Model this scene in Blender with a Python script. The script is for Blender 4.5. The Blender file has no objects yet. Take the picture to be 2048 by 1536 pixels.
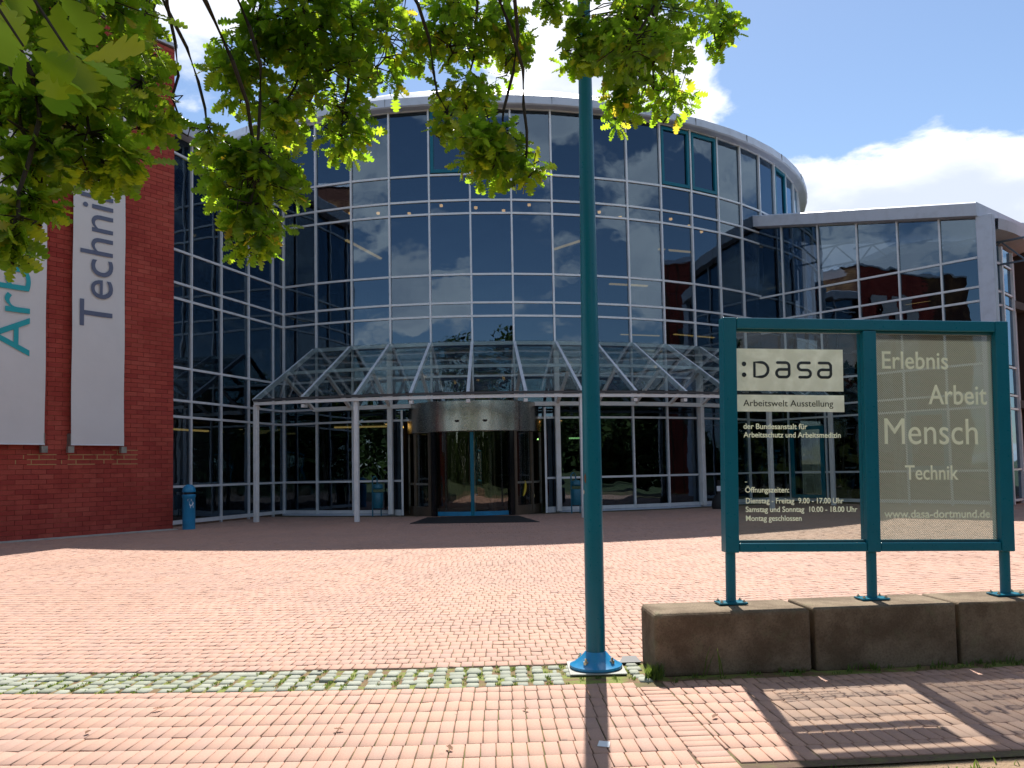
import bpy, math, random
import numpy as np
from mathutils import Matrix, Vector
R_ = math.radians
random.seed(7); rng = np.random.default_rng(7)
sc = bpy.context.scene; COL = sc.collection

# ---------------------------------------------------------------- camera, sky, sun, exposure
CAM_H, FPX = 1.567, 1650.0
PITCH, ROLL = R_(3.2), 0.019
Y0 = 937 - FPX * math.tan(PITCH)                                    # optical axis row (the lens is shifted up a little)
fwd = Vector((0, math.cos(PITCH), math.sin(PITCH))); up0 = Vector((0, -math.sin(PITCH), math.cos(PITCH))); rt0 = Vector((1, 0, 0))
rgt = rt0 * math.cos(ROLL) - up0 * math.sin(ROLL); upv = up0 * math.cos(ROLL) + rt0 * math.sin(ROLL)
CAM = Vector((0, 0, CAM_H))
cd = bpy.data.cameras.new('camera'); cam = bpy.data.objects.new('camera', cd); COL.objects.link(cam)
cd.sensor_width = 36; cd.lens = FPX / 2048 * 36; cd.shift_y = (Y0 - 768) / 2048; cd.clip_end = 3000; cd.clip_start = 0.05
cam.matrix_world = Matrix(((rgt.x, upv.x, -fwd.x, 0), (rgt.y, upv.y, -fwd.y, 0), (rgt.z, upv.z, -fwd.z, CAM_H), (0, 0, 0, 1)))
sc.camera = cam
SUN_AZ, SUN_EL = R_(6), R_(51)
sdir = Vector((math.sin(SUN_AZ) * math.cos(SUN_EL), math.cos(SUN_AZ) * math.cos(SUN_EL), math.sin(SUN_EL)))
sl = bpy.data.lights.new('sun', 'SUN'); sl.energy = 4.6; sl.angle = R_(0.55); sl.color = (1, 0.95, 0.87)
so = bpy.data.objects.new('sun', sl); COL.objects.link(so); so.rotation_euler = (-sdir).to_track_quat('-Z', 'Y').to_euler(); so.location = (0, 20, 40)
sc.view_settings.view_transform = 'Standard'; sc.view_settings.look = 'None'; sc.view_settings.gamma = 1
sc.view_settings.exposure = 0.95
sc.cycles.transparent_max_bounces = 24; sc.cycles.max_bounces = 9; sc.cycles.glossy_bounces = 5

w = bpy.data.worlds.new('World'); sc.world = w; w.use_nodes = True
nt = w.node_tree; nt.nodes.clear()
def N(t, **k):
    n = nt.nodes.new(t)
    for a, b in k.items(): setattr(n, a, b)
    return n
def lk(a, b): nt.links.new(a, b)
def mth(op, a, b=None, c=None, clamp=False):
    n = N('ShaderNodeMath', operation=op, use_clamp=clamp)
    for i, v in enumerate((a, b, c)):
        if v is None: continue
        if isinstance(v, (int, float)): n.inputs[i].default_value = v
        else: lk(v, n.inputs[i])
    return n.outputs[0]
sky = N('ShaderNodeTexSky', sky_type='NISHITA', sun_disc=False, sun_elevation=SUN_EL, sun_rotation=SUN_AZ, air_density=1.0, dust_density=0.2, ozone_density=2.5)
tc = N('ShaderNodeTexCoord')
sep = N('ShaderNodeSeparateXYZ'); lk(tc.outputs['Generated'], sep.inputs[0])
zz = mth('ADD', mth('MAXIMUM', sep.outputs[2], 0.0), 0.22)
cmb = N('ShaderNodeCombineXYZ'); lk(mth('DIVIDE', sep.outputs[0], zz), cmb.inputs[0]); lk(mth('DIVIDE', sep.outputs[1], zz), cmb.inputs[1])
def noise(vec, scale, det, rough, off, dist=0.0):
    m = N('ShaderNodeMapping'); m.inputs['Location'].default_value = off; lk(vec, m.inputs[0])
    n = N('ShaderNodeTexNoise'); n.inputs['Scale'].default_value = scale; n.inputs['Detail'].default_value = det
    n.inputs['Roughness'].default_value = rough; n.inputs['Distortion'].default_value = dist; lk(m.outputs[0], n.inputs['Vector']); return n.outputs[0]
big = noise(cmb.outputs[0], 1.25, 2.0, 0.5, (3.7, 1.9, 0))
fine = noise(cmb.outputs[0], 3.2, 9.0, 0.58, (0.4, 5.2, 0), 0.25)
dens = mth('ADD', mth('MULTIPLY', big, 0.62), mth('MULTIPLY', fine, 0.5))
# broad openings and banks of this day's cloud field (direction, half-width cosine power, amount)
def lump(px, py, power, amt):
    global dens
    d = (fwd + rgt * ((px - 1024) / FPX) - upv * ((py - Y0) / FPX)).normalized()
    vd = N('ShaderNodeVectorMath', operation='DOT_PRODUCT'); lk(tc.outputs['Generated'], vd.inputs[0]); vd.inputs[1].default_value = d
    dens = mth('ADD', dens, mth('MULTIPLY', mth('POWER', mth('MAXIMUM', vd.outputs['Value'], 0.0), power), amt))
lump(1800, -40, 50, -0.46); lump(1800, 420, 60, 0.34); lump(1340, 240, 190, 0.25); lump(420, 0, 400, 0.24); lump(1100, 120, 200, 0.14); lump(520, 240, 90, -0.16)
mr = N('ShaderNodeMapRange', interpolation_type='SMOOTHSTEP'); lk(dens, mr.inputs[0]); mr.inputs[1].default_value = 0.575; mr.inputs[2].default_value = 0.64
sh = N('ShaderNodeMapRange', interpolation_type='SMOOTHSTEP'); lk(mth('SUBTRACT', dens, mth('MULTIPLY', noise(cmb.outputs[0], 2.1, 5, 0.5, (8.1, 2.7, 0)), 0.5)), sh.inputs[0])
sh.inputs[1].default_value = 0.30; sh.inputs[2].default_value = 0.56
cc = N('ShaderNodeMix', data_type='RGBA'); lk(sh.outputs[0], cc.inputs[0]); cc.inputs[6].default_value = (9.6, 9.7, 9.9, 1); cc.inputs[7].default_value = (5.6, 6.1, 7.1, 1)
mx = N('ShaderNodeMix', data_type='RGBA'); lk(mth('MULTIPLY', mr.outputs[0], 0.96), mx.inputs[0]); lk(sky.outputs[0], mx.inputs[6]); lk(cc.outputs[2], mx.inputs[7])
bg = N('ShaderNodeBackground'); lk(mx.outputs[2], bg.inputs[0]); bg.inputs[1].default_value = 0.075
out = N('ShaderNodeOutputWorld'); lk(bg.outputs[0], out.inputs[0])

def at(px, py, Y):
    d = fwd + rgt * ((px - 1024) / FPX) - upv * ((py - Y0) / FPX)
    return CAM + d * (Y / d.y)
def proj(p):
    v = Vector(p) - CAM; q = max(v.dot(fwd), 1e-3)
    return 1024 + FPX * v.dot(rgt) / q, Y0 - FPX * v.dot(upv) / q, q

# ---------------------------------------------------------------- materials
MATS = {}
class Mat:
    def __init__(s, name):
        s.m = bpy.data.materials.new(name); s.m.use_nodes = True; s.t = s.m.node_tree; s.t.nodes.clear()
        s.o = s.t.nodes.new('ShaderNodeOutputMaterial'); MATS[name] = s.m
    def n(s, t, ins=None, **k):
        x = s.t.nodes.new(t)
        for a, b in k.items(): setattr(x, a, b)
        for a, b in (ins or {}).items(): s.put(x.inputs[a], b)
        return x
    def put(s, sock, v):
        if hasattr(v, 'is_output'): s.t.links.new(v, sock)
        else: sock.default_value = v
    def math(s, op, a, b=0.0, clamp=False): return s.n('ShaderNodeMath', {0: a, 1: b}, operation=op, use_clamp=clamp).outputs[0]
    def mix(s, f, a, b, blend='MIX'):
        x = s.n('ShaderNodeMix', data_type='RGBA', blend_type=blend); s.put(x.inputs[0], f); s.put(x.inputs[6], a); s.put(x.inputs[7], b); return x.outputs[2]
    def noise(s, scale, det=4, rough=0.55, coord='Object'):
        c = s.n('ShaderNodeTexCoord') if coord != 'P' else None
        v = c.outputs[coord] if c else s.n('ShaderNodeNewGeometry').outputs['Position']
        return s.n('ShaderNodeTexNoise', {'Vector': v, 'Scale': scale, 'Detail': det, 'Roughness': rough}).outputs[0]
    def ramp(s, f, a, b): return s.n('ShaderNodeMapRange', {0: f, 1: a, 2: b}, interpolation_type='SMOOTHSTEP').outputs[0]
    def surf(s, sh): s.t.links.new(sh, s.o.inputs[0]); return s.m
    def bump(s, h, st=0.3, d=0.01): return s.n('ShaderNodeBump', {'Height': h, 'Strength': st, 'Distance': d}).outputs[0]
    def bsdf(s, **k):
        x = s.n('ShaderNodeBsdfPrincipled')
        for a, b in k.items(): s.put(x.inputs[a.replace('_', ' ')], b)
        return x.outputs[0]
def C(r, g, b): return (r, g, b, 1)
def paint(name, col, rough=0.45, var=0.12, metal=0.0, spec=0.5, nscale=3.0, dirt=None, coat=0.0):
    m = Mat(name); n1 = m.noise(nscale, 5, 0.6, 'P'); n2 = m.noise(nscale * 14, 3, 0.6, 'P')
    d = dirt or tuple(c * 0.55 for c in col)
    col2 = m.mix(m.math('MULTIPLY', m.ramp(n1, 0.42, 0.75), var * 3), C(*col), C(*d))
    rg = m.math('ADD', m.math('MULTIPLY', n2, 0.16), rough - 0.08)
    return m.surf(m.bsdf(Base_Color=col2, Roughness=rg, Metallic=metal, Specular_IOR_Level=spec, Coat_Weight=coat, Coat_Roughness=0.15))
paint('aluminium', (0.70, 0.72, 0.75), 0.38, 0.1, 0.15)
paint('roof_metal', (0.53, 0.58, 0.68), 0.5, 0.1, 0.1)
paint('white_steel', (0.74, 0.74, 0.74), 0.42, 0.12, dirt=(0.5, 0.45, 0.38))
paint('gutter', (0.05, 0.05, 0.055), 0.5)
paint('teal', (0.0005, 0.135, 0.20), 0.3, 0.12, dirt=(0.003, 0.10, 0.15), coat=0.05, spec=0.3)
paint('teal_dark', (0.006, 0.10, 0.13), 0.4)
paint('bright_blue', (0.012, 0.24, 0.50), 0.3, 0.1, coat=0.4)
paint('ash_blue', (0.012, 0.22, 0.42), 0.4, 0.2)
paint('bin_teal', (0.01, 0.13, 0.20), 0.42, 0.2)
paint('steel', (0.55, 0.52, 0.46), 0.26, 0.15, 1.0)
paint('bronze', (0.20, 0.16, 0.12), 0.35, 0.15, 0.7)
paint('galvanised', (0.30, 0.29, 0.25), 0.5, 0.3, 0.5)
paint('black_matte', (0.012, 0.012, 0.013), 0.7)
paint('black_gloss', (0.008, 0.008, 0.01), 0.15)
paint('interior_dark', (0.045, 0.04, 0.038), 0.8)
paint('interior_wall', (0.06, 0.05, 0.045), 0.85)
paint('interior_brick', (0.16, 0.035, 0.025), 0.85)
paint('slab', (0.06, 0.058, 0.055), 0.8)
paint('truss', (0.10, 0.14, 0.20), 0.5)
paint('bark', (0.055, 0.038, 0.028), 0.9, 0.3, nscale=9)
paint('concrete_pale', (0.42, 0.42, 0.38), 0.85, 0.2)
paint('paper', (0.75, 0.77, 0.8), 0.6)
paint('red_ink', (0.5, 0.03, 0.04), 0.6)
paint('banana', (0.55, 0.40, 0.02), 0.5)
paint('chipped', (0.55, 0.52, 0.46), 0.7)
paint('rust', (0.16, 0.07, 0.03), 0.85)
paint('banner_teal', (0.01, 0.34, 0.38), 0.6, 0.05)
paint('banner_slate', (0.10, 0.12, 0.19), 0.6, 0.05)
paint('letter_pale', (0.62, 0.62, 0.50), 0.6, 0.05)

def varied(name, cols, rough=0.85, grain=60, bump=0.25, stain=(0.5, 0.4), staincol=None, per_obj=True):
    m = Mat(name)
    ri = m.n('ShaderNodeNewGeometry').outputs['Random Per Island']; ro = m.n('ShaderNodeObjectInfo').outputs['Random']
    r = m.math('FRACT', m.math('ADD', ri, m.math('MULTIPLY', ro, 7.31)))
    cr = m.n('ShaderNodeValToRGB', {0: r}); e = cr.color_ramp.elements
    while len(e) < len(cols): e.new(0.5)
    for i, c in enumerate(cols): e[i].position = i / (len(cols) - 1); e[i].color = C(*c)
    g = m.noise(grain, 4, 0.7, 'P'); b = m.noise(0.55, 5, 0.6, 'P'); b2 = m.noise(5.0, 4, 0.6, 'P')
    col = m.mix(m.math('MULTIPLY', m.ramp(g, 0.35, 0.7), 0.35), cr.outputs[0], C(*[c * 0.55 for c in cols[0]]))
    sc_ = staincol or tuple(c * 0.6 for c in cols[0])
    col = m.mix(m.math('MULTIPLY', m.ramp(m.math('MULTIPLY', b, m.math('ADD', b2, 0.5)), stain[0], stain[0] + 0.22), stain[1]), col, C(*sc_))
    if name == 'paver':                                             # gum, drips and old stains
        vo = m.n('ShaderNodeTexVoronoi', {'Vector': m.n('ShaderNodeNewGeometry').outputs['Position'], 'Scale': 3.2}); sp = m.ramp(vo.outputs['Distance'], 0.075, 0.045)
        col = m.mix(m.math('MULTIPLY', sp, m.math('MULTIPLY', m.ramp(m.n('ShaderNodeSeparateColor', {0: vo.outputs['Color']}).outputs[0], 0.55, 0.75), 0.55)), col, C(0.14, 0.10, 0.085))
        col = m.mix(m.math('MULTIPLY', m.ramp(m.noise(0.23, 4, 0.55, 'P'), 0.5, 0.68), 0.3), col, C(0.36, 0.205, 0.14))
    return m.surf(m.bsdf(Base_Color=col, Roughness=rough, Specular_IOR_Level=0.3, Normal=m.bump(g, bump, 0.003)))
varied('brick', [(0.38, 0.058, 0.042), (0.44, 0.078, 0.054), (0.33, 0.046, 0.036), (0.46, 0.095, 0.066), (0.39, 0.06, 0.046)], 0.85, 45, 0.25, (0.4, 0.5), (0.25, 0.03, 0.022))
varied('paver', [(0.46, 0.272, 0.20), (0.485, 0.29, 0.215), (0.45, 0.268, 0.203), (0.495, 0.298, 0.222), (0.44, 0.275, 0.22), (0.475, 0.28, 0.203)], 0.8, 90, 0.3, (0.42, 0.4), (0.33, 0.215, 0.175))
varied('sett', [(0.29, 0.305, 0.25), (0.35, 0.365, 0.30), (0.24, 0.255, 0.21), (0.38, 0.39, 0.32)], 0.8, 70, 0.5, (0.45, 0.4), (0.22, 0.25, 0.15))
m = Mat('mortar'); nz = m.noise(0.7, 5, 0.6, 'P'); m.surf(m.bsdf(Base_Color=m.mix(m.ramp(nz, 0.45, 0.65), C(0.085, 0.03, 0.02), C(0.24, 0.12, 0.05)), Roughness=0.95))
m = Mat('mortar_new'); m.surf(m.bsdf(Base_Color=C(0.42, 0.25, 0.11), Roughness=0.95))
m = Mat('joint_sand'); nz = m.noise(2.0, 6, 0.65, 'P'); n2 = m.noise(40, 4, 0.6, 'P')
m.surf(m.bsdf(Base_Color=m.mix(m.ramp(nz, 0.42, 0.6), C(0.10, 0.06, 0.038), m.mix(n2, C(0.09, 0.09, 0.02), C(0.15, 0.13, 0.05))), Roughness=0.95, Normal=m.bump(n2, 0.6, 0.01)))
m = Mat('moss_soil'); nz = m.noise(5, 6, 0.65, 'P'); n2 = m.noise(60, 4, 0.6, 'P')
m.surf(m.bsdf(Base_Color=m.mix(m.ramp(nz, 0.42, 0.58), C(0.17, 0.10, 0.05), m.mix(n2, C(0.11, 0.14, 0.02), C(0.22, 0.25, 0.05))), Roughness=0.95, Normal=m.bump(n2, 0.8, 0.015)))
m = Mat('soil'); nz = m.noise(1.5, 7, 0.65, 'P'); n2 = m.noise(50, 5, 0.6, 'P')
m.surf(m.bsdf(Base_Color=m.mix(m.ramp(nz, 0.4, 0.6), C(0.30, 0.20, 0.12), m.mix(n2, C(0.10, 0.11, 0.03), C(0.24, 0.17, 0.10))), Roughness=0.95, Normal=m.bump(n2, 0.9, 0.02)))
m = Mat('turf'); nz = m.noise(0.8, 6, 0.65, 'P'); n2 = m.noise(30, 5, 0.6, 'P')
m.surf(m.bsdf(Base_Color=m.mix(m.ramp(nz, 0.4, 0.65), C(0.035, 0.055, 0.016), m.mix(n2, C(0.05, 0.075, 0.02), C(0.09, 0.085, 0.04))), Roughness=0.95, Normal=m.bump(n2, 0.9, 0.02)))
m = Mat('far_foliage'); m.surf(m.bsdf(Base_Color=m.mix(m.n('ShaderNodeNewGeometry').outputs['Random Per Island'], C(0.018, 0.035, 0.008), C(0.045, 0.07, 0.014)), Roughness=0.7, Specular_IOR_Level=0.2))
m = Mat('stone'); g = m.noise(70, 5, 0.7, 'P'); b = m.noise(2.2, 6, 0.65, 'P'); c3 = m.noise(7, 4, 0.6, 'P')
col = m.mix(m.ramp(b, 0.36, 0.64), C(0.25, 0.19, 0.13), C(0.13, 0.092, 0.06)); col = m.mix(m.math('MULTIPLY', m.ramp(g, 0.4, 0.7), 0.5), col, C(0.07, 0.05, 0.034))
col = m.mix(m.math('MULTIPLY', m.ramp(c3, 0.55, 0.72), 0.4), col, C(0.15, 0.15, 0.085))
m.surf(m.bsdf(Base_Color=col, Roughness=0.92, Specular_IOR_Level=0.2, Normal=m.bump(m.math('ADD', g, m.math('MULTIPLY', c3, 0.5)), 0.7, 0.006)))
m = Mat('banner'); nz = m.noise(1.2, 4, 0.6, 'P'); x1 = m.bsdf(Base_Color=m.mix(nz, C(0.60, 0.585, 0.58), C(0.68, 0.665, 0.66)), Roughness=0.7, Specular_IOR_Level=0.2, Normal=m.bump(m.noise(2.2, 3, 0.5, 'P'), 0.25, 0.05)); m.surf(x1)
m = Mat('label_film'); nz = m.noise(9, 5, 0.6, 'P'); colr = m.mix(m.ramp(nz, 0.4, 0.7), C(0.70, 0.71, 0.65), C(0.80, 0.81, 0.76))
t1 = m.n('ShaderNodeBsdfTranslucent', {0: colr}); d1 = m.n('ShaderNodeBsdfDiffuse', {0: colr}); x = m.n('ShaderNodeMixShader', {0: 0.42, 1: d1.outputs[0], 2: t1.outputs[0]}); m.surf(x.outputs[0])
m = Mat('letter_film'); t1 = m.n('ShaderNodeBsdfTranslucent', {0: C(0.84, 0.85, 0.74)}); d1 = m.n('ShaderNodeBsdfDiffuse', {0: C(0.84, 0.85, 0.74)}); x = m.n('ShaderNodeMixShader', {0: 0.4, 1: d1.outputs[0], 2: t1.outputs[0]}); m.surf(x.outputs[0])

def glass(name, tint, f0, rough=0.0, gcol=(1, 1, 1), stripes=False, dirt=0.0):
    m = Mat(name); f = m.n('ShaderNodeLayerWeight', {0: 0.5}).outputs['Facing']
    fr = m.math('ADD', m.math('MULTIPLY', m.math('POWER', f, 5.0), 1 - f0), f0, True)
    tr = m.n('ShaderNodeBsdfTransparent', {0: C(*tint)}).outputs[0]
    wob = m.bump(m.noise(0.9, 2, 0.4, 'P'), 0.012, 0.5)
    gl = m.n('ShaderNodeBsdfGlossy', {0: C(*gcol), 1: rough, 'Normal': wob}).outputs[0]
    s1 = m.n('ShaderNodeMixShader', {0: fr, 1: tr, 2: gl}).outputs[0]
    if dirt:
        s1 = m.n('ShaderNodeMixShader', {0: m.math('MULTIPLY', m.ramp(m.noise(3, 5, 0.6, 'P'), 0.3, 0.8), dirt), 1: s1, 2: m.n('ShaderNodeBsdfDiffuse', {0: C(0.6, 0.6, 0.55)}).outputs[0]}).outputs[0]
    if stripes:
        uv = m.n('ShaderNodeTexCoord').outputs['Object']
        wv = m.n('ShaderNodeTexWave', {'Vector': m.n('ShaderNodeMapping', {0: uv, 'Rotation': (0, R_(42), 0)}).outputs[0], 'Scale': 24.0, 'Distortion': 0.0}, bands_direction='X').outputs[1]
        film = m.n('ShaderNodeMixShader', {0: 0.4, 1: m.n('ShaderNodeBsdfDiffuse', {0: C(0.30, 0.31, 0.26)}).outputs[0], 2: m.n('ShaderNodeBsdfTranslucent', {0: C(0.30, 0.31, 0.26)}).outputs[0]}).outputs[0]
        s1 = m.n('ShaderNodeMixShader', {0: m.math('MULTIPLY', m.math('GREATER_THAN', wv, 0.5), 0.58), 1: s1, 2: film}).outputs[0]
    return m.surf(s1)
glass('facade_glass', (0.27, 0.30, 0.33), 0.135, 0.0, (0.60, 0.80, 1.0))
glass('canopy_glass', (0.82, 0.87, 0.86), 0.055, 0.0, dirt=0.05)
glass('door_glass', (0.60, 0.64, 0.62), 0.07)
glass('sign_glass', (0.80, 0.84, 0.82), 0.02)
glass('sign_glass_striped', (0.80, 0.84, 0.82), 0.02, stripes=True)
def emit(name, col, s):
    m = Mat(name); m.surf(m.n('ShaderNodeEmission', {0: C(*col), 1: s}).outputs[0])
emit('lamp_warm', (1.0, 0.5, 0.14), 4.0); emit('lamp_strip', (1.0, 0.6, 0.16), 1.3); emit('lamp_green', (0.5, 1.0, 0.3), 2.5)
m = Mat('leaf'); ri = m.n('ShaderNodeNewGeometry').outputs['Random Per Island']; ro = m.n('ShaderNodeObjectInfo').outputs['Random']
r = m.math('FRACT', m.math('ADD', ri, m.math('MULTIPLY', ro, 5.7))); cr = m.n('ShaderNodeValToRGB', {0: r}); e = cr.color_ramp.elements
for i, (p, c) in enumerate(((0, (0.031, 0.062, 0.008)), (0.6, (0.046, 0.082, 0.0095)), (0.96, (0.062, 0.093, 0.011)), (1.0, (0.105, 0.09, 0.02)))):
    if i > 1: e.new(p)
    e[i if i < 2 else len(e) - 1].position = p; e[i if i < 2 else len(e) - 1].color = C(*c)
tcol = m.mix(1.0, cr.outputs[0], C(10.0, 8.8, 3.4), 'MULTIPLY')
d1 = m.bsdf(Base_Color=cr.outputs[0], Roughness=0.38, Specular_IOR_Level=0.45); t1 = m.n('ShaderNodeBsdfTranslucent', {0: tcol}).outputs[0]
m.surf(m.n('ShaderNodeMixShader', {0: 0.55, 1: d1, 2: t1}).outputs[0])
m = Mat('grass'); t1 = m.n('ShaderNodeBsdfTranslucent', {0: C(0.18, 0.26, 0.04)}).outputs[0]; d1 = m.bsdf(Base_Color=C(0.07, 0.12, 0.02), Roughness=0.6); m.surf(m.n('ShaderNodeMixShader', {0: 0.4, 1: d1, 2: t1}).outputs[0])

# ---------------------------------------------------------------- helpers
WORLD = {}
def link(o, parent=None, mw=None):
    COL.objects.link(o); mw = mw or Matrix.Identity(4)
    if parent is not None:
        o.parent = parent; o.matrix_parent_inverse = WORLD[parent.name].inverted()
    o.matrix_basis = mw; WORLD[o.name] = mw; return o
def empty(name, loc): 
    o = bpy.data.objects.new(name, None); o.empty_display_size = 0.2
    return link(o, None, Matrix.Translation(Vector(loc)))
def tag(o, label=None, cat=None, group=None, kind=None):
    for k, v in (('label', label), ('category', cat), ('group', group), ('kind', kind)):
        if v: o[k] = v
    return o
class MB:
    def __init__(s): s.v = []; s.f = []
    def add(s, vs, fs):
        b = len(s.v); s.v += [tuple(v) for v in vs]; s.f += [tuple(b + i for i in f) for f in fs]; return s
    def box(s, c, h, ax=None):
        c = Vector(c); X, Y, Z = ax or (Vector((1, 0, 0)), Vector((0, 1, 0)), Vector((0, 0, 1)))
        vs = [c + X * (h[0] * i) + Y * (h[1] * j) + Z * (h[2] * k) for i in (-1, 1) for j in (-1, 1) for k in (-1, 1)]
        return s.add(vs, [(0, 1, 3, 2), (4, 6, 7, 5), (0, 4, 5, 1), (2, 3, 7, 6), (0, 2, 6, 4), (1, 5, 7, 3)])
    def bar(s, a, b, wd, ht, upd=(0, 0, 1)):
        a, b = Vector(a), Vector(b); X = (b - a); L = X.length; X.normalize(); U = Vector(upd)
        Y = U.cross(X)
        if Y.length < 1e-4: Y = Vector((1, 0, 0)).cross(X)
        Y.normalize(); Z = X.cross(Y)
        return s.box((a + b) / 2, (L / 2, wd / 2, ht / 2), (X, Y, Z))
    def tube(s, pts, rads, seg=10, cap=True):
        pts = [Vector(p) for p in pts]; b = len(s.v); n = len(pts)
        for i, p in enumerate(pts):
            d = (pts[min(i + 1, n - 1)] - pts[max(i - 1, 0)]).normalized()
            A = d.orthogonal().normalized() if abs(d.z) < 0.95 else Vector((1, 0, 0)); A = (A - d * A.dot(d)).normalized(); B = d.cross(A)
            r = rads[i] if isinstance(rads, (list, tuple)) else rads
            s.v += [tuple(p + A * (r * math.cos(2 * math.pi * k / seg)) + B * (r * math.sin(2 * math.pi * k / seg))) for k in range(seg)]
        for i in range(n - 1):
            for k in range(seg):
                k2 = (k + 1) % seg; s.f.append((b + i * seg + k, b + i * seg + k2, b + (i + 1) * seg + k2, b + (i + 1) * seg + k))
        if cap: s.f.append(tuple(b + k for k in range(seg - 1, -1, -1))); s.f.append(tuple(b + (n - 1) * seg + k for k in range(seg)))
        return s
    def lathe(s, c, prof, seg=28, a0=0, a1=2 * math.pi):
        b = len(s.v); full = abs(a1 - a0 - 2 * math.pi) < 1e-6; m_ = seg if full else seg + 1
        for r, z in prof:
            for k in range(m_):
                a = a0 + (a1 - a0) * k / seg; s.v.append((c[0] + r * math.sin(a), c[1] - r * math.cos(a), c[2] + z))
        for i in range(len(prof) - 1):
            for k in range(seg):
                k2 = (k + 1) % m_; s.f.append((b + i * m_ + k, b + i * m_ + k2, b + (i + 1) * m_ + k2, b + (i + 1) * m_ + k))
        return s
    def prism(s, poly, z0, z1):
        n = len(poly); vs = [(x, y, z0) for x, y in poly] + [(x, y, z1) for x, y in poly]
        return s.add(vs, [tuple(range(n - 1, -1, -1)), tuple(range(n, 2 * n))] + [(i, (i + 1) % n, n + (i + 1) % n, n + i) for i in range(n)])
    def mesh(s, name, mat, smooth=False):
        me = bpy.data.meshes.new(name); me.from_pydata(s.v, [], s.f); me.update()
        me.materials.append(MATS[mat])
        if smooth:
            me.polygons.foreach_set('use_smooth', [True] * len(me.polygons))
            me.set_sharp_from_angle(angle=R_(40))
        return me
    def build(s, name, mat, parent=None, mw=None, smooth=False, bevel=0):
        o = link(bpy.data.objects.new(name, s.mesh(name, mat, smooth)), parent, mw)
        if bevel:
            b = o.modifiers.new('bevel', 'BEVEL'); b.width = bevel; b.segments = 2; b.limit_method = 'ANGLE'; b.angle_limit = R_(40)
        return o
def np_mesh(name, V, F, mat):
    me = bpy.data.meshes.new(name); me.vertices.add(len(V)); me.vertices.foreach_set('co', np.asarray(V, np.float32).ravel())
    F = np.asarray(F, np.int32); k = F.shape[1]; me.loops.add(F.size); me.loops.foreach_set('vertex_index', F.ravel())
    me.polygons.add(len(F)); me.polygons.foreach_set('loop_start', np.arange(0, F.size, k, dtype=np.int32)); me.polygons.foreach_set('loop_total', np.full(len(F), k, np.int32))
    me.update(calc_edges=True); me.validate(); me.materials.append(MATS[mat]); return me

CX, CY, RD, DTH, OFF = -1.362, 45.609, 16.66, 0.088, 0.045       # rotunda axis, radius, bay angle
def ang(k): return k * DTH + OFF
def pol(r, a, z=0.0): return Vector((CX + r * math.sin(a), CY - r * math.cos(a), z))
def rad(a): return Vector((math.sin(a), -math.cos(a), 0))
def tan(a): return Vector((math.cos(a), math.sin(a), 0))
ZUP = Vector((0, 0, 1))

# ---------------------------------------------------------------- ground and plaza
g = MB(); g.add([(-900, -900, -0.03), (900, -900, -0.03), (900, 900, -0.03), (-900, 900, -0.03)], [(0, 1, 2, 3)])
tag(g.build('ground', 'turf'), kind='structure')
mbp = MB(); mbp.prism([(1.2, 1.0), (9, 1.0), (9, 7.5), (4.6, 7.5), (3.2, 5.2), (1.2, 5.2)], -0.029, -0.022); tag(mbp.build('soil_patch', 'soil'), kind='structure')
mb = MB(); seg = 90
def sector(mb, r0, r1, a0, a1, z, seg=60):
    b = len(mb.v)
    for i in range(seg + 1):
        a = a0 + (a1 - a0) * i / seg; mb.v += [tuple(pol(r0, a, z)), tuple(pol(r1, a, z))]
    for i in range(seg): mb.f.append((b + 2 * i, b + 2 * i + 1, b + 2 * i + 3, b + 2 * i + 2))
R_EDGE = 41.33
A_BORD0, A_BORD1 = R_(3.22), R_(3.50)
sector(mb, 1.0, 38.97, R_(-80), R_(80), -0.009); sector(mb, 39.57, 47.5, R_(-12), A_BORD1, -0.009); sector(mb, 39.57, R_EDGE, A_BORD1, R_(14), -0.009)
plaza = tag(mb.build('plaza', 'joint_sand'), kind='structure')
mb = MB(); sector(mb, 38.97, 39.57, R_(-14), R_(14), -0.011); mb.build('gutter_bed', 'moss_soil', plaza)

# one paver = a truncated slab; centre, half sizes along tangent and radius
def slab_arrays(P, HT, HR, A, Z, bev=0.0028, depth=0.016, tilt=0.0025):
    n = len(P); ta = np.stack([np.cos(A), np.sin(A), np.zeros(n)], 1); ra = np.stack([np.sin(A), -np.cos(A), np.zeros(n)], 1)
    V = np.zeros((n, 12, 3)); sg = [(-1, -1), (1, -1), (1, 1), (-1, 1)]
    for i, (s, t) in enumerate(sg):
        for lvl, (sh, dz) in enumerate(((bev, 0.0), (0.0, -bev), (0.0, -depth))):
            off = ta * (s * (HT - sh))[:, None] + ra * (t * (HR - sh))[:, None]
            V[:, lvl * 4 + i] = P + off; V[:, lvl * 4 + i, 2] = Z + dz + rng.normal(0, 1, n) * 0
    tl = rng.normal(0, tilt, (n, 2))
    for i, (s, t) in enumerate(sg):
        for lvl in (0, 1): V[:, lvl * 4 + i, 2] += s * tl[:, 0] * 0.5 + t * tl[:, 1] * 0.5
    f = [(3, 2, 1, 0)]
    for lvl in (0, 1):
        for i in range(4): j = (i + 1) % 4; f.append((lvl * 4 + i, lvl * 4 + j, lvl * 4 + 4 + j, lvl * 4 + 4 + i))
    return V, np.array(f)
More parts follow.
